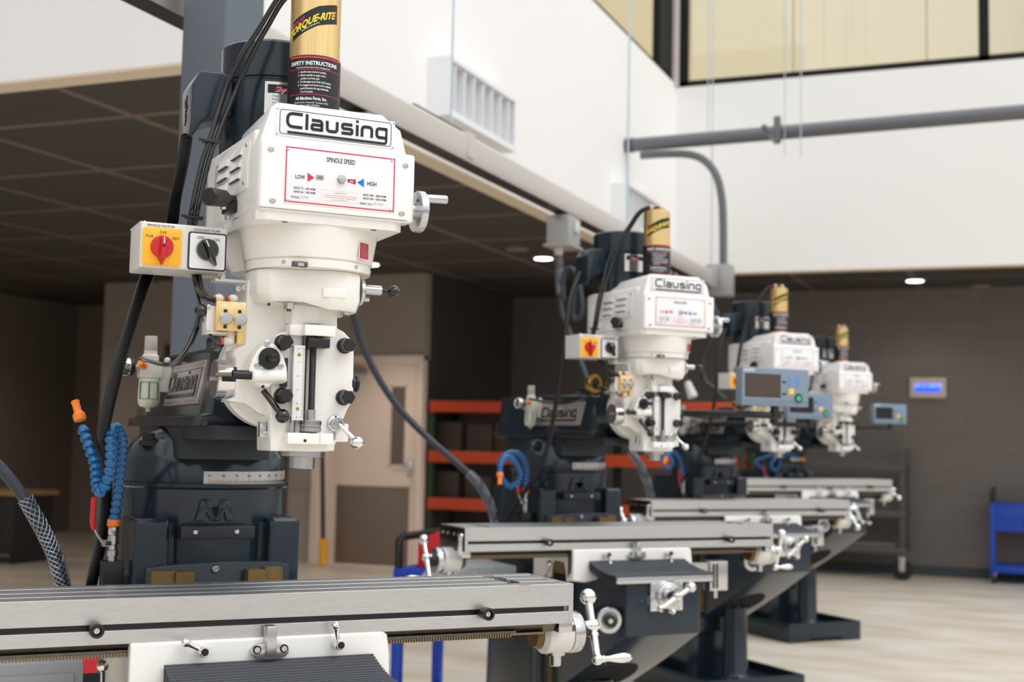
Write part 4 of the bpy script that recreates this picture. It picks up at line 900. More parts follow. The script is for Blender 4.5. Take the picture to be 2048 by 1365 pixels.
def f_feedhub(mb):
    y = -.045
    pl = _P([(497, 742), (505, 720), (516, 700), (534, 684), (552, 690), (566, 707), (574, 735), (575, 748), (575, 764), (566, 768), (545, 768), (538, 776), (524, 775), (512, 768), (505, 762), (506, 748)], -.062)
    mb.prism(pl, 'y', -.062, -.02, CREAM, .004, seg=3)
    a, b = A(506, 752, y=-.07), A(573, 752, y=-.07); mb.cyl((a[0], -.062, a[2]), (b[0], -.062, b[2]), .0125, CREAM, seg=24, bev=.003)
    for px, py in ((514.5, 731), (561.5, 732), (534, 687)):
        p = A(px, py, y=-.063); mb.lathe([(.0062, 0), (.0062, .0015), (.0048, .002), (.0028, .002), (.0028, .0005), (0, .0005)], (p[0], -.062, p[2]), (0, -1, 0), SATIN, 18)
    p = A(526, 774, y=-.063); mb.lathe([(.0032, 0), (.0032, .0006), (0, .0006)], (p[0], -.0622, p[2]), (0, -1, 0), BLK, 12)
    p = A(540, 717, y=-.07)
    mb.lathe([(.0175, 0), (.0205, .002), (.0205, .006), (.0185, .0085), (.007, .009), (.0072, .040), (.0065, .041), (.0065, .044), (.0052, .045), (.0052, .060), (.0038, .062), (0, .062)], (p[0], -.062, p[2]), (0, -1, 0), BLK, 30)
def f_feedrod(mb):
    a = A(506, 751, y=-.055); mb.cyl(a, (a[0]-.040, a[1], a[2]), .0088, BLK, seg=18, bev=.001)
    mb.cyl((a[0]-.040, a[1], a[2]), (a[0]-.068, a[1]+.01, a[2]-.001), .0042, RACK, seg=12); mb.cyl((a[0]-.034, a[1], a[2]+.006), (a[0]-.034, a[1], a[2]+.014), .003, BLK, seg=10)
def f_lever(mb):
    a = Vector(A(527, 782, y=-.04)); b = Vector(A(565, 833, y=-.07)); mb.cyl(a, b, .0062, BLKG, r2=.0058, seg=16); mb.ball(b, .0138, BLKG, 24)
def f_drum(mb):
    y, z = .028, 1.4885; x = A(429, 755, y=y)[0]; DC = mat('brushed_chrome', '#E2E2E2', .28, 1.0)
    mb.cyl((x, y, z), (-.118, y, z), .0375, DC, seg=48, bev=.001); mb.cyl((x-.002, y, z), (x, y, z), .0370, mat('drum_cap_steel', '#A9A39E', .4, 1.0), seg=48)
    mb.cyl((x-.010, y, z), (x-.002, y, z), .0048, SATIN, seg=8)
    mb.box(x+.006, x+.034, y-.0378, y-.030, z-.006, z+.005, BLK)
def f_quilllock(mb):
    p = Vector(A(679, 849, y=-.065)); mb.lathe([(.0155, 0), (.0155, .006), (.0115, .008), (.0115, .024), (.0105, .026), (.005, .026), (.005, .018), (0, .018)], (p.x-.004, -.045, p.z+.001), (.08, -1, 0), SATIN, 28)
    q = Vector(A(714, 886, y=-.085)); s_ = Vector((p.x-.001, -.066, p.z)); mb.tube([s_, s_+(q-s_)*.5, q], .005, CHROME, seg=12, rf=lambda t, i: .0042+.002*t*t+.003*abs(t-.0)**6)
    mb.ball(q, .0128, CHROME, 24, sc=(1.05, 1, .95))
def f_sideknob(mb):
    mb.cyl((.075, -.03, 1.487), (.091, -.03, 1.487), .0125, CREAM, seg=20)
    mb.lathe([(.0155, 0), (.017, .001), (.017, .006), (.0145, .007), (.0145, .009), (.017, .010), (.017, .015), (.0155, .016), (0, .016)], (.084, -.03, 1.487), (1, 0, 0), BLK, 28)
def f_selector(mb):
    mb.lathe([(.028, 0), (.028, .006), (.026, .008), (0, .008)], (.089, -.05, 1.668), (1, 0, 0), SATIN, 32)
    mb.cyl((.09, -.058, 1.672), (.134, -.058, 1.672), .0098, SATIN, seg=20, bev=.001); mb.cyl((.134, -.058, 1.672), (.150, -.058, 1.672), .0035, BLK, seg=10); mb.ball((.160, -.058, 1.672), .0125, BLKG, 22)
    mb.cyl((.10, -.045, 1.655), (.113, -.045, 1.655), .006, SATIN, seg=6)
def f_nut(px, py, yy):
    def fn(mb):
        p = A(px, py, y=yy); mb.cyl((p[0], yy, p[2]-.005), (p[0], yy, p[2]+.007), .0105, SATIN, seg=6); mb.cyl((p[0], yy, p[2]-.009), (p[0], yy, p[2]), .0047, STEELD, seg=12)
    return fn
def f_pocket(mb):
    p = A(600, 530, y=-.121); mb.box(p[0]-.014, p[0]+.014, -.126, -.112, p[2]-.004, p[2]+.006, STEELD, .001); mb.lathe([(.0115, 0), (.0115, .006), (0, .006)], (p[0], -.118, p[2]-.003), (0, 0, 1), SATIN, 6, ang=20)
def f_oiler(mb):
    p = A(538, 869, y=-.02); x, z = p[0], p[2]
    mb.box(x-.014, x+.003, -.026, -.014, z-.006, z+.006, SATIN, .001); mb.box(x-.020, x-.008, -.026, -.014, z-.006, z+.020, SATIN, .001); mb.cyl((x-.014, -.02, z+.019), (x-.014, -.02, z+.024), .0085, SATIN, seg=12)
def f_redplate(mb):
    band(mb, 0, 0, .1325, math.radians(-60), .0, .030, lambda u: 1.724, lambda u: 1.757, WHT, 6, .0014)
    band(mb, 0, 0, .1338, math.radians(-60), .0015, .0285, lambda u: 1.7255, lambda u: 1.7555, REDD, 6, .0012)
    fn = _wrap(0, 0, .1352, math.radians(-60))
    for i, s_ in enumerate(('CAUTION', 'STOP MOTOR BEFORE', 'CHANGING FROM', 'LOW SPEED', 'TO HIGH SPEED', 'OR FROM HIGH', 'TO LOW SPEED')):
        mb.text(s_, .0023, INKP, None, fn=(lambda co, i=i: fn(Vector((co.x+.015, co.y+1.7505-i*.0037, co.z)))), ext=.00005, sx=.9)
def f_wheel(mb):
    y, z = -.125, 1.8245
    mb.cyl((.160, y, z), (.178, y, z), .0165, SATIN, seg=24); mb.lathe([(.0395, 0), (.041, .0015), (.041, .0135), (.0395, .015), (.036, .015), (.034, .012), (.012, .012), (.010, .017), (0, .018)], (.176, y, z), (1, 0, 0), SATIN, 48)
    mb.lathe([(.0075, 0), (.0085, .012), (.009, .046), (.0078, .048), (0, .0485)], (.190, y-.01, z+.026), (1, 0, .03), SATIN, 20)
    mb.cyl((.175, y-.012, z+.02), (.1765, y-.012, z+.02), .003, BLK, seg=10)
# ---------------- table and saddle
TX0, TX1 = -.672, .672; TZ = 1.068
def f_table(mb):
    sl = [(.128, .010), (.195, .010), (.262, .010)]
    def prof(groove=True, slots=True, zt=TZ):
        p = [(.08, zt)]
        p += [(.08, 1.0195), (.094, 1.0195), (.094, 1.008), (.08, 1.008)] if groove else []
        p += [(.08, .982), (.31, .982), (.31, zt)]
        if slots:
            for c, w in sl[::-1]: p += [(c+w, zt), (c+w, zt-.018), (c-w, zt-.018), (c-w, zt)]
        return p
    mb.only_x = True
    mb.prism(prof(), 'x', TX0+.12, TX1-.135, STEEL, .0007, seg=1)
    for a, b in ((TX1-.135, TX1-.105), (TX0+.09, TX0+.12)): mb.prism(prof(slots=False, zt=TZ-.014), 'x', a, b, STEEL, .0007, seg=1)
    for a, b in ((TX1-.135, TX1-.105), (TX0+.09, TX0+.12)):
        mb.box(a, b, .08, .118, TZ-.014, TZ, STEEL); mb.box(a, b, .272, .31, TZ-.014, TZ, STEEL)
        for y0, y1 in ((.118, .1165+.0), ): pass
    for a, b in ((TX1-.105, TX1-.012), (TX0+.012, TX0+.09)): mb.prism(prof(), 'x', a, b, STEEL, .0007, seg=1)
    mb.only_x = False
    for a, b in ((TX1-.012, TX1), (TX0, TX0+.012)): mb.prism(prof(False, False), 'x', a, b, STEEL, .0007, seg=1)
    for c, w in sl: mb.box(TX0+.02, TX1-.02, c-w+.001, c+w-.001, TZ-.0179, TZ-.017, STEELD)
    mb.box(TX0+.016, TX1-.016, .0935, .0945, 1.008, 1.0195, BLK)
    mb.box(TX1-.133, TX1-.107, .118, .272, TZ-.0139, TZ-.013, BLK); mb.box(TX0+.092, TX0+.118, .118, .272, TZ-.0139, TZ-.013, BLK)
    mb.prism([(.088, .982), (.112, .9605), (.28, .9605), (.30, .982)], 'x', TX0+.02, TX1-.035, STEELD)
    mb.box(TX0+.03, TX1-.13, .098, .112, .962, .968, STEELD)
    for y in (.14, .17, .23, .27): mb.lathe([(.006, 0), (.006, .0015), (0, .002)], (TX0-.0, y, 1.03), (-1, 0, 0), SATIN, 10)
def f_rack(mb):
    n = 196; x0, x1 = TX0+.03, TX1-.14
    for i in range(n):
        x = x0+(x1-x0)*i/n; mb.box(x, x+.0032, .096, .112, .9545, .9625, RACK)
    mb.box(x0, TX1-.06, .1, .112, .958, .9625, RACK)
def f_stop(mb):
    mb.lathe([(.012, -.012), (.012, .012), (.0135, .013), (.0135, .030), (.0125, .031), (.0085, .031), (.0085, .022), (.0055, .022), (.0055, .026), (.003, .026), (.003, .022), (0, .022)], (0, 0, 0), (0, -1, 0), BLK, 28)
    mb.lathe([(.0055, .021), (.0055, .0262), (.0025, .0265), (.0025, .0235), (0, .0235)], (0, 0, 0), (0, -1, 0), SATIN, 16)
def f_endhouse(mb):    # screw bearing housing, axis +x from table end, origin on the screw axis at the end face
    mb.box(-.03, .004, -.10, .10, .015, .038, SATIN, .002)
    mb.lathe([(.036, -.03), (.046, -.02), (.046, .040), (.044, .042)], (0, 0, 0), (1, 0, 0), mat('cast_grey', '#D9D8D4', .4, .2), 44)
    mb.lathe([(.030, -.045), (.036, -.03)], (0, 0, 0), (1, 0, 0), OILB, 40)
    mb.box(.0, .042, -.047, -.030, .008, .022, STEELD, .002)
    mb.cyl((.015, 0, -.075), (.015, 0, -.04), .013, SATIN, seg=24, bev=.002); mb.cyl((.015, 0, -.05), (.015, 0, -.04), .022, SATIN, seg=28)
def f_enddial(mb):
    mb.lathe([(.042, .0), (.0465, .001), (.0475, .004), (.0475, .024), (.0455, .027), (.024, .028), (0, .028)], (.042, 0, 0), (1, 0, 0), SATIN, 52)
    for i in range(50):
        M = Matrix.Rotation(2*PI*i/50, 4, 'X'); mb.box(.050 if i % 5 else .047, .058, -.00012, .00012, .0475, .0477, INKG, M=M)
    mb.lathe([(.024, 0), (.021, .012), (.013, .024), (.011, .030)], (.070, 0, 0), (1, 0, 0), BLK, 30)
def f_crank(mb):      # ball crank in its own frame: hub at origin, axis +x, heavy ball up, handle ball down
    mb.ball((.010, 0, 0), .0165, CHROME, 26, sc=(1.05, 1, 1)); mb.lathe([(.011, -.012), (.0125, .0), (.0125, .02), (.009, .026), (0, .027)], (0, 0, 0), (1, 0, 0), CHROME, 24)
    mb.cyl((.010, 0, 0), (.010, 0, .060), .0092, CHROME, r2=.0098, seg=22); mb.cyl((.010, 0, 0), (.010, 0, -.072), .0102, CHROME, r2=.0088, seg=22)
    mb.cyl((.010, 0, -.024), (.010, 0, -.018), .0125, CHROME, seg=22)
    mb.ball((.010, 0, .067), .0195, CHROME, 30); mb.ball((.010, 0, -.078), .0135, CHROME, 26)
def f_handle(mb):
    mb.lathe([(.0075, 0), (.0072, .014), (.0088, .017), (.0068, .020), (.0065, .030), (.009, .044), (.0115, .062), (.0118, .070), (.0098, .082), (.005, .090), (0, .0925)], (.010, 0, -.078), (1, 0, 0), CHROME, 26)
def f_saddle(mb):
    x0, x1 = -.300, .216
    a = .07
    pts = [(x0, .868), (x0, .983), (x1-.010, .983), (x1-.002, .978), (x1+.003, .94), (x1+.004, .90), (x1-.002, .880), (x1-.012, .872), (x1-.03, .874), (x1-.06, .898), (x1-.10, .925), (x0+.14, .925), (x0+.10, .870), (x0+.05, .862)]
    mb.prism(pts, 'y', a, a+.05, CREAM, .005, seg=3)
    mb.box(x0+.004, x1-.004, a+.04, .40, .93, .981, CREAM, .004)
    # left foot with arched cut-out
    arch = [(a+.01, .981), (a+.01, .90), (a+.05, .865)]+[(a+.14+.085*math.cos(t), .86+.105*math.sin(t)) for t in [PI-k*PI/12 for k in range(13)]]+[(.40, .86), (.40, .981)]
    mb.prism(arch, 'x', x0, x0+.03, CREAM, .003)
    mb.prism([(a+.02, .979), (a+.02, .88), (.38, .88), (.38, .979)], 'x', x0+.032, x0+.05, OILB)
    mb.box(x1-.03, x1, a+.02, .40, .90, .981, CREAM, .004)
    mb.box(-.18, .10, .12, .42, .885, .93, STEELD)
def f_sgauge(mb):
    q = rounded([(-.075, .961), (-.068, .947), (-.035, .942), (-.002, .947), (.005, .961), (-.008, .974), (-.062, .974)], .008, 5, True)
    mb.prism([(p[0], p[1]) for p in q], 'y', .052, .071, SATIN, .002)
    mb.box(-.046, -.026, .040, .071, .951, 1.0085, SATIN, .002)
    for x in (-.062, -.008):
        mb.lathe([(.0085, -.003), (.0085, .0006), (0, .0006)], (x, .0525, .963), (0, -1, 0), BLK, 18); mb.lathe([(.0055, 0), (.0055, .003), (.0026, .003), (.0026, .001), (0, .001)], (x, .0525, .963), (0, -1, 0), SATIN, 16)
def f_lock(mb):       # small ball lever, pivot at origin, lever up, axis -y
    mb.lathe([(.0105, -.022), (.0105, .0), (.010, .012), (.0085, .014), (.005, .014), (.005, .008), (0, .008)], (0, 0, 0), (0, -1, 0), CHROME, 24)
    mb.cyl((0, -.0138, 0), (0, -.0142, 0), .0075, BLK, seg=20)
    mb.tube([(0, 0, .004), (0, .001, .018), (0, .001, .034)], .004, CHROME, seg=12, rf=lambda t, i: .0040+.0012*t+.002*t**5); mb.ball((0, .001, .038), .0088, CHROME, 20)
def f_sidelever(mb):
    a = Vector(A(205, 1333, x=-.33)); mb.ball(a, .0115, CHROME, 20); mb.tube([a, a+Vector((.004, .02, -.02)), a+Vector((.012, .06, -.055)), a+Vector((.03, .1, -.06))], .005, CHROME, seg=12)
def f_bellows(mb):
    # pleated way cover from the saddle face down to the knee front
    n = 17; rings = []
    for i in range(2*n+1):
        t = i/(2*n); y = .068-.200*t; z = .936-.034*t-.010*math.sin(PI*t); up = .005 if i % 2 else -.003
        rings.append((y, z+up*1.3))
    b = []
    for i in range(len(rings)-1):
        (y0, z0), (y1, z1) = rings[i], rings[i+1]; xw = .006 if i % 2 else .0
        xa, xb = -.232-xw, .176+xw
        mb.prism([(y0, z0), (y1, z1), (y1, z1-.0016), (y0, z0-.0016)], 'x', xa, xb, mat('bellows_cloth', '#22252A', .38))
        if i % 2 == 1: mb.box(xa, xb, y0-.0012, y0+.0012, z0-.001, z0+.0012, mat('pleat_edge', '#5B6068', .35))
        for sx in (xa, xb-.002): mb.prism([(y0, z0), (y1, z1), (y1, z1-.028), (y0, z0-.028)], 'x', sx, sx+.002, mat('bellows_cloth', '', .4))
def f_bellbar(mb): mb.box(-.236, .172, -.142, -.128, .878, .900, SATIN, .001); [mb.lathe([(.004, 0), (.003, .0015), (0, .002)], (x, -.142, .889), (0, -1, 0), SATIN, 8) for x in (-.22, -.12, -.03, .06, .155)]
def f_knee(mb):
    pr = [(-.125, .69), (-.125, .885), (.47, .885), (.47, .37), (.10, .562)]
    x0, x1 = -.188, .130
    mb.prism(pr, 'x', x0, x1, SLATE, .008, seg=3)
    # opening on the slanted underside
    d = Vector((0, .37, -.192)).normalized(); nrm = Vector((0, -.192, -.37)).normalized()
    M = Matrix.Translation((-.03, .275, .4712)) @ Matrix((( 1, 0, 0, 0), (0, d.y, nrm.y, 0), (0, d.z, nrm.z, 0), (0, 0, 0, 1)))
    b = ring_poly(0, 0, .165, 0, 360, 36, rx=.105); mb.prism([(p[0], p[1]) for p in b], 'z', -.004, .0015, mat('opening_black', '#070708', .9), M=M)
    mb.box(-.10, -.05, -.1262, -.125, .80, .83, mat('silver_label', '#6C7B88', .35, .6))
def f_kneeplate(mb):
    mb.box(-.095, .043, -.140, -.125, .776, .890, SATIN, .003)
    for x in (-.085, .033):
        for z in (.786, .880): mb.lathe([(.006, 0), (.006, .004), (0, .005)], (x, -.140, z), (0, -1, 0), CHROME, 12)
def f_kneedial(mb):
    mb.lathe([(.044, 0), (.046, .004), (.046, .018), (.044, .020), (.036, .021), (.036, .036), (.034, .038), (0, .038)], (-.026, -.140, .834), (0, -1, 0), SATIN, 44)
    mb.lathe([(.020, 0), (.017, .012), (.011, .02)], (-.026, -.178, .834), (0, -1, 0), BLK, 24)
def f_liftshaft(mb):
    d = Vector((-.30, -.954, 0)); c = Vector((-.240, -.10, .745)); q = c-d*.022
    mb.cyl(q-d*.10, q, .040, SLATE, seg=28, bev=.004)
    mb.lathe([(.030, 0), (.045, .002), (.047, .006), (.047, .016), (.044, .019), (.030, .020), (.026, .016), (0, .016)], q, d, SATIN, 44)
    mb.lathe([(.0235, .014), (.0235, .026), (.020, .028), (.0, .028)], q, d, BLK, 28)
    mb.cyl(q+d*.026, q+d*.040, .0085, SATIN, seg=16)
def f_endface(mb):
    x = TX0
    mb.box(x-.004, x-.0005, .084, .308, .984, 1.064, mat('dark_polished', '#45423F', .15, 1.0), .001)  # no separate plate: thin sheet shows the table's dark reflective end face
    for y in (.13, .17, .23, .28): mb.lathe([(.006, 0), (.006, .003), (0, .004)], (x-.004, y, 1.04), (-1, 0, 0), CHROME, 10)
    mb.box(x-.020, x-.004, .088, .099, .97, 1.045, SATIN, .003); mb.ball((x-.012, .085, 1.040), .008, CHROME, 12)
def f_lube(mb):
    a = A(1412, 1122, y=.2, i=1); b = A(1447, 1180, y=.2, i=1)
    mb.box(a[0], b[0], .17, .22, b[2], a[2], SATIN, .004); mb.box(a[0]+.012, a[0]+.020, .165, .17, b[2]+.01, a[2]-.01, STEELD); mb.box(a[0]+.030, a[0]+.036, .165, .17, b[2]+.01, a[2]-.01, STEELD)
    mb.cyl(((a[0]+b[0])/2-.005, .195, b[2]-.03), ((a[0]+b[0])/2-.005, .195, b[2]), .013, SATIN, seg=14)
    mb.box(.2, a[0]+.002, .18, .21, (a[2]+b[2])/2, a[2]-.006, SATIN)
def f_pedestal(mb):
    mb.lathe([(.105, FZ+.09), (.105, FZ+.105), (.082, FZ+.12), (.072, FZ+.14), (.066, .455), (.055, .46)], (XC, .34, 0), (0, 0, 1), SLATE, 32)
def f_elev(mb):
    mb.lathe([(.036, .455), (.036, .478), (.028, .480)], (XC, .34, 0), (0, 0, 1), BRASS, 20)
    mb.lathe([(.017+(.0012 if i % 2 else 0), .47+i*.006) for i in range(30)], (XC, .34, 0), (0, 0, 1), SATIN, 20)
# ---------------- attachments
def f_filter(mb):
    x, y = -.176, .70
    mb.lathe([(.014, 1.578), (.0155, 1.580), (.015, 1.610), (.0145, 1.614), (0, 1.615)], (x, y, 0), (0, 0, 1), mat('filter_cap', '#B9B6AE', .4), 14)
    mb.lathe([(.020, 1.552), (.020, 1.566), (.016, 1.570), (.016, 1.578)], (x, y, 0), (0, 0, 1), mat('filter_body', '#D6D2C8', .35), 20)
    mb.box(x-.027, x+.027, y-.02, y+.025, 1.512, 1.553, mat('filter_body', '', .35), .006)
    mb.box(x+.02, x+.05, y-.01, y+.02, 1.48, 1.552, mat('filter_body', '', .35), .004)
    mb.ball((x+.038, y-.012, 1.556), .008, CLEAR, 12)
def f_fbowl(mb):
    x, y = -.176, .70
    mb.lathe([(.0, 1.432), (.006, 1.433), (.006, 1.440), (.020, 1.444), (.0255, 1.453), (.0262, 1.47), (.0245, 1.512)], (x, y, 0), (0, 0, 1), BOWL, 24)
    for a in (-150, -100, -50):
        M = Matrix.Translation((x, y, 0)) @ Matrix.Rotation(math.radians(a+90), 4, 'Z'); mb.box(-.0018, .0018, -.0268, -.0255, 1.462, 1.502, GRN, M=M)
    for z in (1.462, 1.502): band(mb, x, y, .0262, math.radians(-100), -.022, .022, lambda u, z=z: z, lambda u, z=z: z+.0012, GRN, 8)
def f_gaugep(mb):
    mb.cyl((-.203, .695, 1.538), (-.218, .695, 1.538), .006, CLEAR, seg=12); mb.lathe([(.020, 0), (.0215, .003), (.0215, .012)], (-.216, .695, 1.538), (-1, -.12, 0), BLK, 30)
    mb.lathe([(.0215, .011), (.0222, .013), (.0222, .028), (.020, .030), (.019, .027), (0, .027)], (-.216, .695, 1.538), (-1, -.12, 0), CHROME, 30)
def f_fport(mb): mb.cyl((-.192, .682, 1.540), (-.205, .668, 1.548), .0085, ORG, seg=16, bev=.001)
def f_pump(mb):
    x, y = -.268, .547
    mb.box(x-.022, x+.024, y-.02, y+.03, 1.02, 1.095, BLK, .002); mb.box(x+.0, -.20, y+.0, y+.05, 1.0, 1.06, SLATEM, .003)
    mb.lathe([(.010, 1.094), (.010, 1.105), (.013, 1.106), (.013, 1.118), (.010, 1.12), (.0095, 1.13), (.0125, 1.132), (.0125, 1.15), (.010, 1.152), (.012, 1.155), (.012, 1.17), (.010, 1.172)], (x, y, 0), (0, 0, 1), SATIN, 14)
    mb.cyl((x, y, 1.135), (x-.022, y-.012, 1.135), .008, SATIN, seg=12)
    mb.lathe([(.0145, 1.172), (.0145, 1.186), (.012, 1.188)], (x, y, 0), (0, 0, 1), ORG, 20)
def f_tap(mb):
    P = [(-.292, .533, 1.137), (-.305, .525, 1.155), (-.312, .520, 1.168)]
    mb.tube(P, .003, SATIN, seg=8); mb.tube([(-.312, .520, 1.168), (-.318, .515, 1.185), (-.318, .513, 1.238)], .0062, RED, seg=10)
def hose_fn(path):
    def fn(mb):
        P = spline(path, 30); L = [0]
        for a, b in zip(P, P[1:]): L.append(L[-1]+(b-a).length)
        tot = L[-1]; pitch = .0172; n = int(tot/pitch)
        def at(s_):
            for i in range(len(L)-1):
                if L[i+1] >= s_: t = (s_-L[i])/max(1e-9, L[i+1]-L[i]); return P[i].lerp(P[i+1], t)
            return P[-1]
        for i in range(n):
            p = at(i*pitch); q = at(min(tot, (i+.5)*pitch+.001)); d = (q-p).normalized()
            mb.lathe([(.0085, -.002), (.0125, .001), (.0128, .005), (.0105, .0095), (.0078, .013), (.0078, .016)], p, d, BLUE, 14)
        e_ = P[-1]; d = (P[-1]-P[-3]).normalized()
        mb.lathe([(.012, -.004), (.0135, .0), (.0135, .010), (.0085, .016), (.0082, .034), (.0095, .040), (.0075, .042), (0, .042)], e_, d, ORG, 20)
    return fn
V = (-.268, .547, 1.186)
def hp(lst, i=0, y0=.5): return [V]+[A(px, py, y=yy, i=i) for px, py, yy in lst]
HOSES = {
 0: hp([(236, 990, .53), (242, 930, .50), (244, 880, .46), (232, 856, .43), (222, 872, .40), (222, 915, .38), (218, 950, .37), (208, 978, .37), (198, 985, .38), (193, 968, .40), (190, 930, .42), (178, 895, .43), (168, 866, .44), (160, 838, .45)]),
 1: hp([(1054, 950, .55), (1050, 925, .53), (1036, 908, .50), (1015, 908, .47), (1001, 925, .44), (1003, 955, .42), (1020, 974, .41), (1036, 965, .41), (1040, 948, .41), (1030, 925, .38), (1012, 915, .35), (1001, 930, .33), (1000, 948, .32)], 1),
 2: hp([(1361, 925, .55), (1354, 910, .50), (1342, 905, .45), (1328, 915, .42), (1326, 930, .41), (1336, 938, .40), (1345, 925, .38), (1336, 910, .36), (1332, 918, .34)], 2),
 3: hp([(1512, 925, .54), (1530, 915, .50), (1548, 912, .46), (1560, 925, .44), (1552, 942, .42), (1542, 930, .40), (1556, 915, .38), (1580, 910, .36), (1600, 918, .34)], 3)}
def f_dro(dark):
    def fn(mb):        # origin at centre of the front face
        w, h = .155, .0725
        mb.box(-w, w, 0, .045, -h, h, DROM, .005, seg=3)
        mb.box(-w+.013, .022, -.0006, .001, -.040, .048, SLATEM); mb.box(-w+.016, .019, -.0012, 0, -.037, .045, SCRD if dark else SCRN)
        mb.text('ACURITE', .009, INKW, FR(-w+.030, -.0004, .056), ext=.0002, bold=.0003)
        for z in (.020, -.025): mb.box(.030, .047, -.001, 0, z-.004, z+.004, BLK, .0005)
        for x in (.066, .103):
            for k in range(4): mb.box(x-.008, x+.010, -.0012, 0, .036-k*.009, .0425-k*.009, BTNB, .0005)
        mb.box(.060, .084, -.0014, 0, -.026, -.004, BTNY, .004)
        mb.lathe([(.0185, 0), (.0185, .001), (0, .001)], (.106, 0, -.040), (0, -1, 0), BLK, 28); mb.lathe([(.0115, 0), (.0115, .003), (0, .003)], (.106, 0, -.040), (0, -1, 0), BTNG, 24)
        for k in range(3): mb.box(-w+.01, w-.01, -.0006, 0, -.052-k*.006, -.050-k*.006, mat('readout_rib', '#6F7F90', .5))
    return fn
def f_droarm(mb):      # origin at readout centre
    mb.cyl((.01, .02, -.095), (.01, .02, -.07), .016, BLK, seg=20); mb.box(-.005, .025, .005, .035, -.118, -.09, BLK, .003)
    mb.tube([(.035, .02, -.108), (-.20, .06, -.104), (-.30, .35, -.104), (-.30, .60, -.108)], .0135, BLK, seg=12, smooth=False)
    mb.cyl((-.30, .60, -.20), (-.30, .60, -.09), .02, BLK, seg=16); mb.box(-.345, -.29, .575, .625, -.20, -.15, BLK, .003)
def f_lamp(mb):
    c = Vector((A(1188, 768, y=.05, i=1))); mb.lathe([(.030, -.02), (.035, .0), (.037, .006), (.035, .010), (.023, .010), (.021, .004), (0, .003)], c, (.35, -1, .05), BRASS, 36)
    mb.lathe([(.0185, .004), (.0185, .006), (0, .0065)], c, (.35, -1, .05), BLK, 24); mb.tube([c+Vector((0, .02, 0)), c+Vector((.03, .05, -.02)), (-.11, .1, 1.54)], .008, BLK, seg=10)
def f_cabinet(mb):
    # electrical enclosure hung on the left flank of the column
    x1 = -.325; x0 = x1-.31
    pts = [(x0, .62), (x0, .80), (x0+.06, .865), (x0+.10, .885), (x1, .885), (x1, .62)]
    mb.prism(pts, 'y', .50, .80, CABG, .004)
    mb.tube([(x0+.12, .497, .865), (x0+.30, .494, .70)], .005, mat('painted_highlight', '#B7C6CE', .3), seg=8, smooth=False)  # pale tube stands in for the diagonal highlight on the box
    mb.box(x0+.12, x1-.02, .494, .502, .73, .86, CABG, .002)
    mb.box(x1-.01, -.22, .58, .72, .66, .82, SLATEM, .004)
def f_cable(mb):
    P = [A(1160, 545, y=.19, i=1), A(1140, 600, y=.17, i=1), A(1130, 680, y=.15, i=1), A(1120, 760, y=.15, i=1), A(1108, 830, y=.2, i=1), A(1096, 890, y=.3, i=1), A(1078, 945, y=.4, i=1), A(1058, 972, y=.5, i=1), A(1020, 1025, y=.6, i=1), A(1000, 1060, y=.62, i=1)]
    mb.tube(P, .0095, RUB, seg=12)

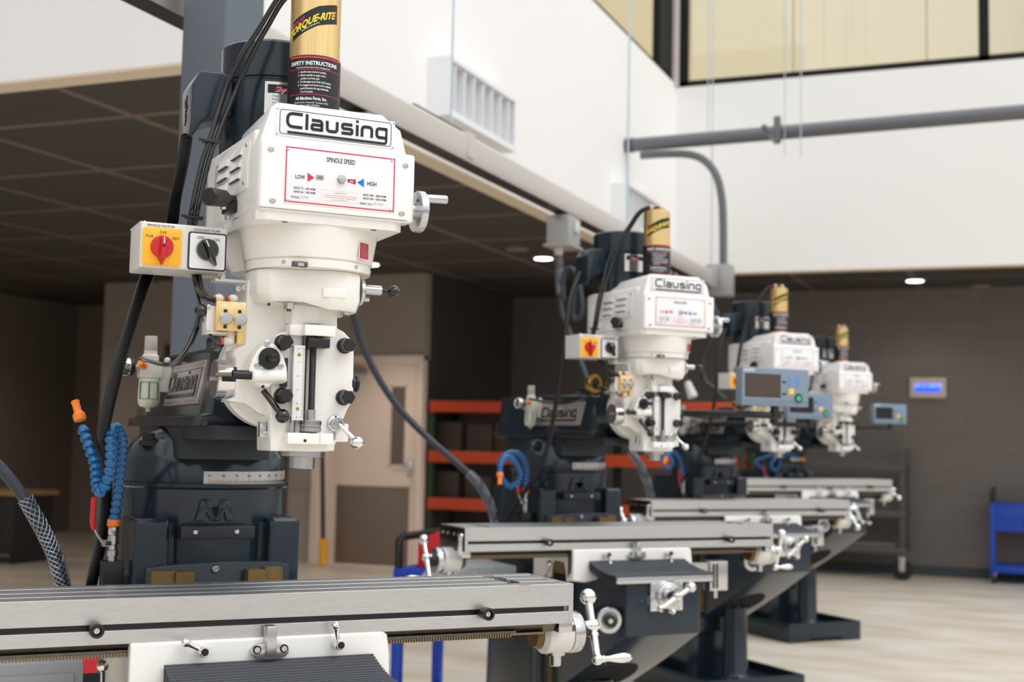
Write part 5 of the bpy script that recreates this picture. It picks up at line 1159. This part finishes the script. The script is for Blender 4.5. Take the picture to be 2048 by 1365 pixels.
def crank_set(parent, name, loc, rz, a, hrev=1):
    c = part(name, parent, f_crank, 'ball_crank', loc=loc, rot=(a, 0, rz))
    part('handle', c, f_handle, 'crank_handle', loc=(0, 0, 0)); return c
def mill(i, label, tx=0., tz=0., cr=(.4, .5, .9), locks=(-40, 8), extra=()):
    O = O1+Vector((0, PITCHY*i, 0))
    r = empty('milling_machine', O, YAW, label=label, cat='milling machine', group='vertical knee mills standing in a row')
    P = lambda n, f, key=None, par=r, **kw: part(n, par, f, key or f.__name__, **kw)
    P('base', f_base); col = P('column', f_column); P('gib_strip', f_gib, par=col); P('gib_strip', f_gib2, par=col)
    tur = P('turret', f_turret); P('degree_scale', f_scale, par=tur, label='silver engraved degree scale')
    ram = P('ram', f_ram); P('maker_plate', f_ramplate, par=ram, label='silver plate reading Clausing'); P('knuckle', f_knuckle, par=ram)
    head = P('head_casting', f_head); P('spindle_nose', f_nose, par=head); P('nut', f_nut(578, 614, -.075), 'nut_a', par=head); P('nut', f_nut(691, 626, -.06), 'nut_b', par=head); P('clamp_nut', f_pocket, par=head); P('oil_cup', f_oiler, par=head)
    for px, py in ((572.5, 684), (698, 690.5), (571.5, 791.5), (696, 795)):
        p = A(px, py, y=-.075); P('bolt', f_bolt, par=head, loc=(p[0], -.045, p[2]))
    h2 = P('belt_housing', f_hous); P('warning_plate', f_redplate, par=h2, label='small red warning plate')
    cov = P('head_cover', f_cover); P('maker_plate', f_name, par=cov, label='white plate with black Clausing lettering'); P('speed_plate', f_speed, par=cov, label='red bordered spindle speed plate')
    P('dial_bolt', f_spbolt, par=cov); P('louver_panel', f_louver, par=cov); P('grip_handle', f_grip, par=cov, label='black grip handle')
    P('speed_handwheel', f_wheel, label='bare metal handwheel')
    mo = P('motor', f_motor); P('rating_plate', f_motorplate, par=mo); P('junction_box', f_jbox, par=mo)
    db = P('power_drawbar', f_drawbar, label='gold cylinder'); P('label_wrap', f_drawlabel, par=db, label='black and red safety label'); P('air_fitting', f_topfit, par=db)
    if True:
        P('air_hose', f_airhose(0), 'air_hose_a'); P('air_hose', f_airhose(1), 'air_hose_b'); P('cable_tie', f_tie(423, 284, .10), 'tie_a'); P('cable_tie', f_tie(388, 436, .10), 'tie_b')
    sb = P('switch_box', f_swbox); s1 = P('spindle_switch', f_sw1, par=sb, label='yellow switch plate'); s2 = P('coolant_switch', f_sw2, par=sb, label='white switch plate with black frame')
    # knobs belong to the switch box as parts of its switches
    P('bracket', f_swbr, par=sb)
    P('knob', _knob(324, 494, RED, 0), 'knob_red', par=sb, label='red knob'); P('knob', _knob(415, 500, BLKG, math.radians(-26)), 'knob_black', par=sb, label='black knob')
    va = P('air_valve', f_valve, label='gold IN and OUT valve block'); P('push_button', _btn(451.5), 'btn_a', par=va); P('push_button', _btn(480.5), 'btn_b', par=va)
    P('ball_knob', f_knobball); P('air_line', f_lowhose); P('air_line', f_drophose)
    P('depth_scale', f_quillscale); P('depth_screw', f_screw); P('stop_block', f_stopblk); P('micrometer_dial', f_dial)
    fh = P('feed_housing', f_feedhub); P('feed_rod', f_feedrod, par=fh); P('feed_lever', f_lever, par=fh, label='black lever with ball end')
    P('spring_drum', f_drum, label='polished round drum'); P('quill_lock', f_quilllock); P('side_knob', f_sideknob); P('gear_selector', f_selector)
    fi = P('air_filter', f_filter); P('bowl', f_fbowl, par=fi); P('pressure_gauge', f_gaugep, par=fi); P('port', f_fport, par=fi, label='orange port')
    va = P('coolant_valve', f_pump); P('valve_lever', f_tap, par=va, label='red lever'); P('coolant_hose', hose_fn(HOSES[i]), 'coolant_hose_%d' % i, label='blue segmented hose with orange nozzle')
    P('electrical_box', f_cabinet, loc=(0, 0, 0))
    if i == 0: P('conduit', f_conduit, 'conduit')
    else: P('power_cable', f_cable, 'cable_b')
    # knee group moves with tz, table also with tx
    P('knee', f_knee, loc=(0, 0, tz)); kp = P('crossfeed_plate', f_kneeplate, loc=(0, 0, tz)); P('dial', f_kneedial, 'knee_dial', par=kp)
    c = part('crossfeed_crank', r, f_crank, 'ball_crank', loc=(-.026, -.198, .834+tz), rot=(cr[2], 0, -PI/2)); part('handle', c, f_handle, 'crank_handle')
    P('lift_shaft', f_liftshaft, loc=(0, 0, tz)); P('pedestal', f_pedestal); P('lift_screw', f_elev, 'lift_screw')
    P('saddle', f_saddle, loc=(0, 0, tz)); P('travel_stop_bracket', f_sgauge, loc=(0, 0, tz)); P('way_cover', f_bellows, loc=(0, 0, tz), label='black pleated way cover'); P('cover_bar', f_bellbar, loc=(0, 0, tz))
    for (x, z), a in (((-.167, .966), locks[0]), ((.104, .966), locks[1])): P('lock_lever', f_lock, loc=(x, .050, z+tz), rot=(0, math.radians(a), 0))
    P('gib_lever', f_sidelever, loc=(0, 0, tz)); i and P('lubricator', f_lube, loc=(0, 0, tz))
    t = P('table', f_table, loc=(tx, 0, tz)); P('rack', f_rack, par=t)
    P('dark_end_face', f_endface, par=t)
    for x in (-.365, .434): P('trip_stop', f_stop, par=t, loc=(x-tx if i == 0 else x+.02, .08, 1.0125))
    e1 = part('end_bracket', r, f_endhouse, 'end_house', loc=(TX1+tx, .19, .945+tz)); part('dial', e1, f_enddial, 'end_dial')
    e2 = part('end_bracket', r, f_endhouse, 'end_house', loc=(TX0+tx-.003, .19, .945+tz), rot=(0, 0, PI)); part('dial', e2, f_enddial, 'end_dial')
    crank_set(r, 'table_crank', (TX1+tx+.100, .19, .957+tz), 0, cr[0]); crank_set(r, 'table_crank', (TX0+tx-.092, .19, .957+tz), PI, cr[1])
    if 'dro' in extra:
        x, z = {1: (.425, 1.604), 2: (.112, 1.606), 3: (.342, 1.636)}[i]
        y = {1: -.18, 2: -.14, 3: -.14}[i]
        d = P('digital_readout', f_dro(i != 1), 'dro_%d' % (i != 1), loc=(x, y, z), label='blue-grey digital readout'); P('readout_arm', f_droarm, loc=(x, y, z))
    if 'lamp' in extra: P('work_lamp', f_lamp, label='brass ringed lamp')
    return r
mill(0, 'nearest white and dark grey vertical milling machine, in sharp focus', tx=-.020, cr=(-.35, .5, .9), locks=(-62, -12))
mill(1, 'second vertical milling machine from the front, largest of those with a grey-blue readout', tx=-.062, cr=(.3, .45, -1.05), locks=(160, 165), extra=('dro', 'lamp'))
mill(2, 'third vertical milling machine from the front, between the second and the farthest mill', tx=-.10, tz=.008, cr=(2.4, .7, -.9), locks=(170, 175), extra=('dro', 'lamp'))
mill(3, 'farthest vertical milling machine, its table set higher than the others', tx=-.12, tz=.075, cr=(2.0, 1.0, .6), locks=(0, 0), extra=('dro',))
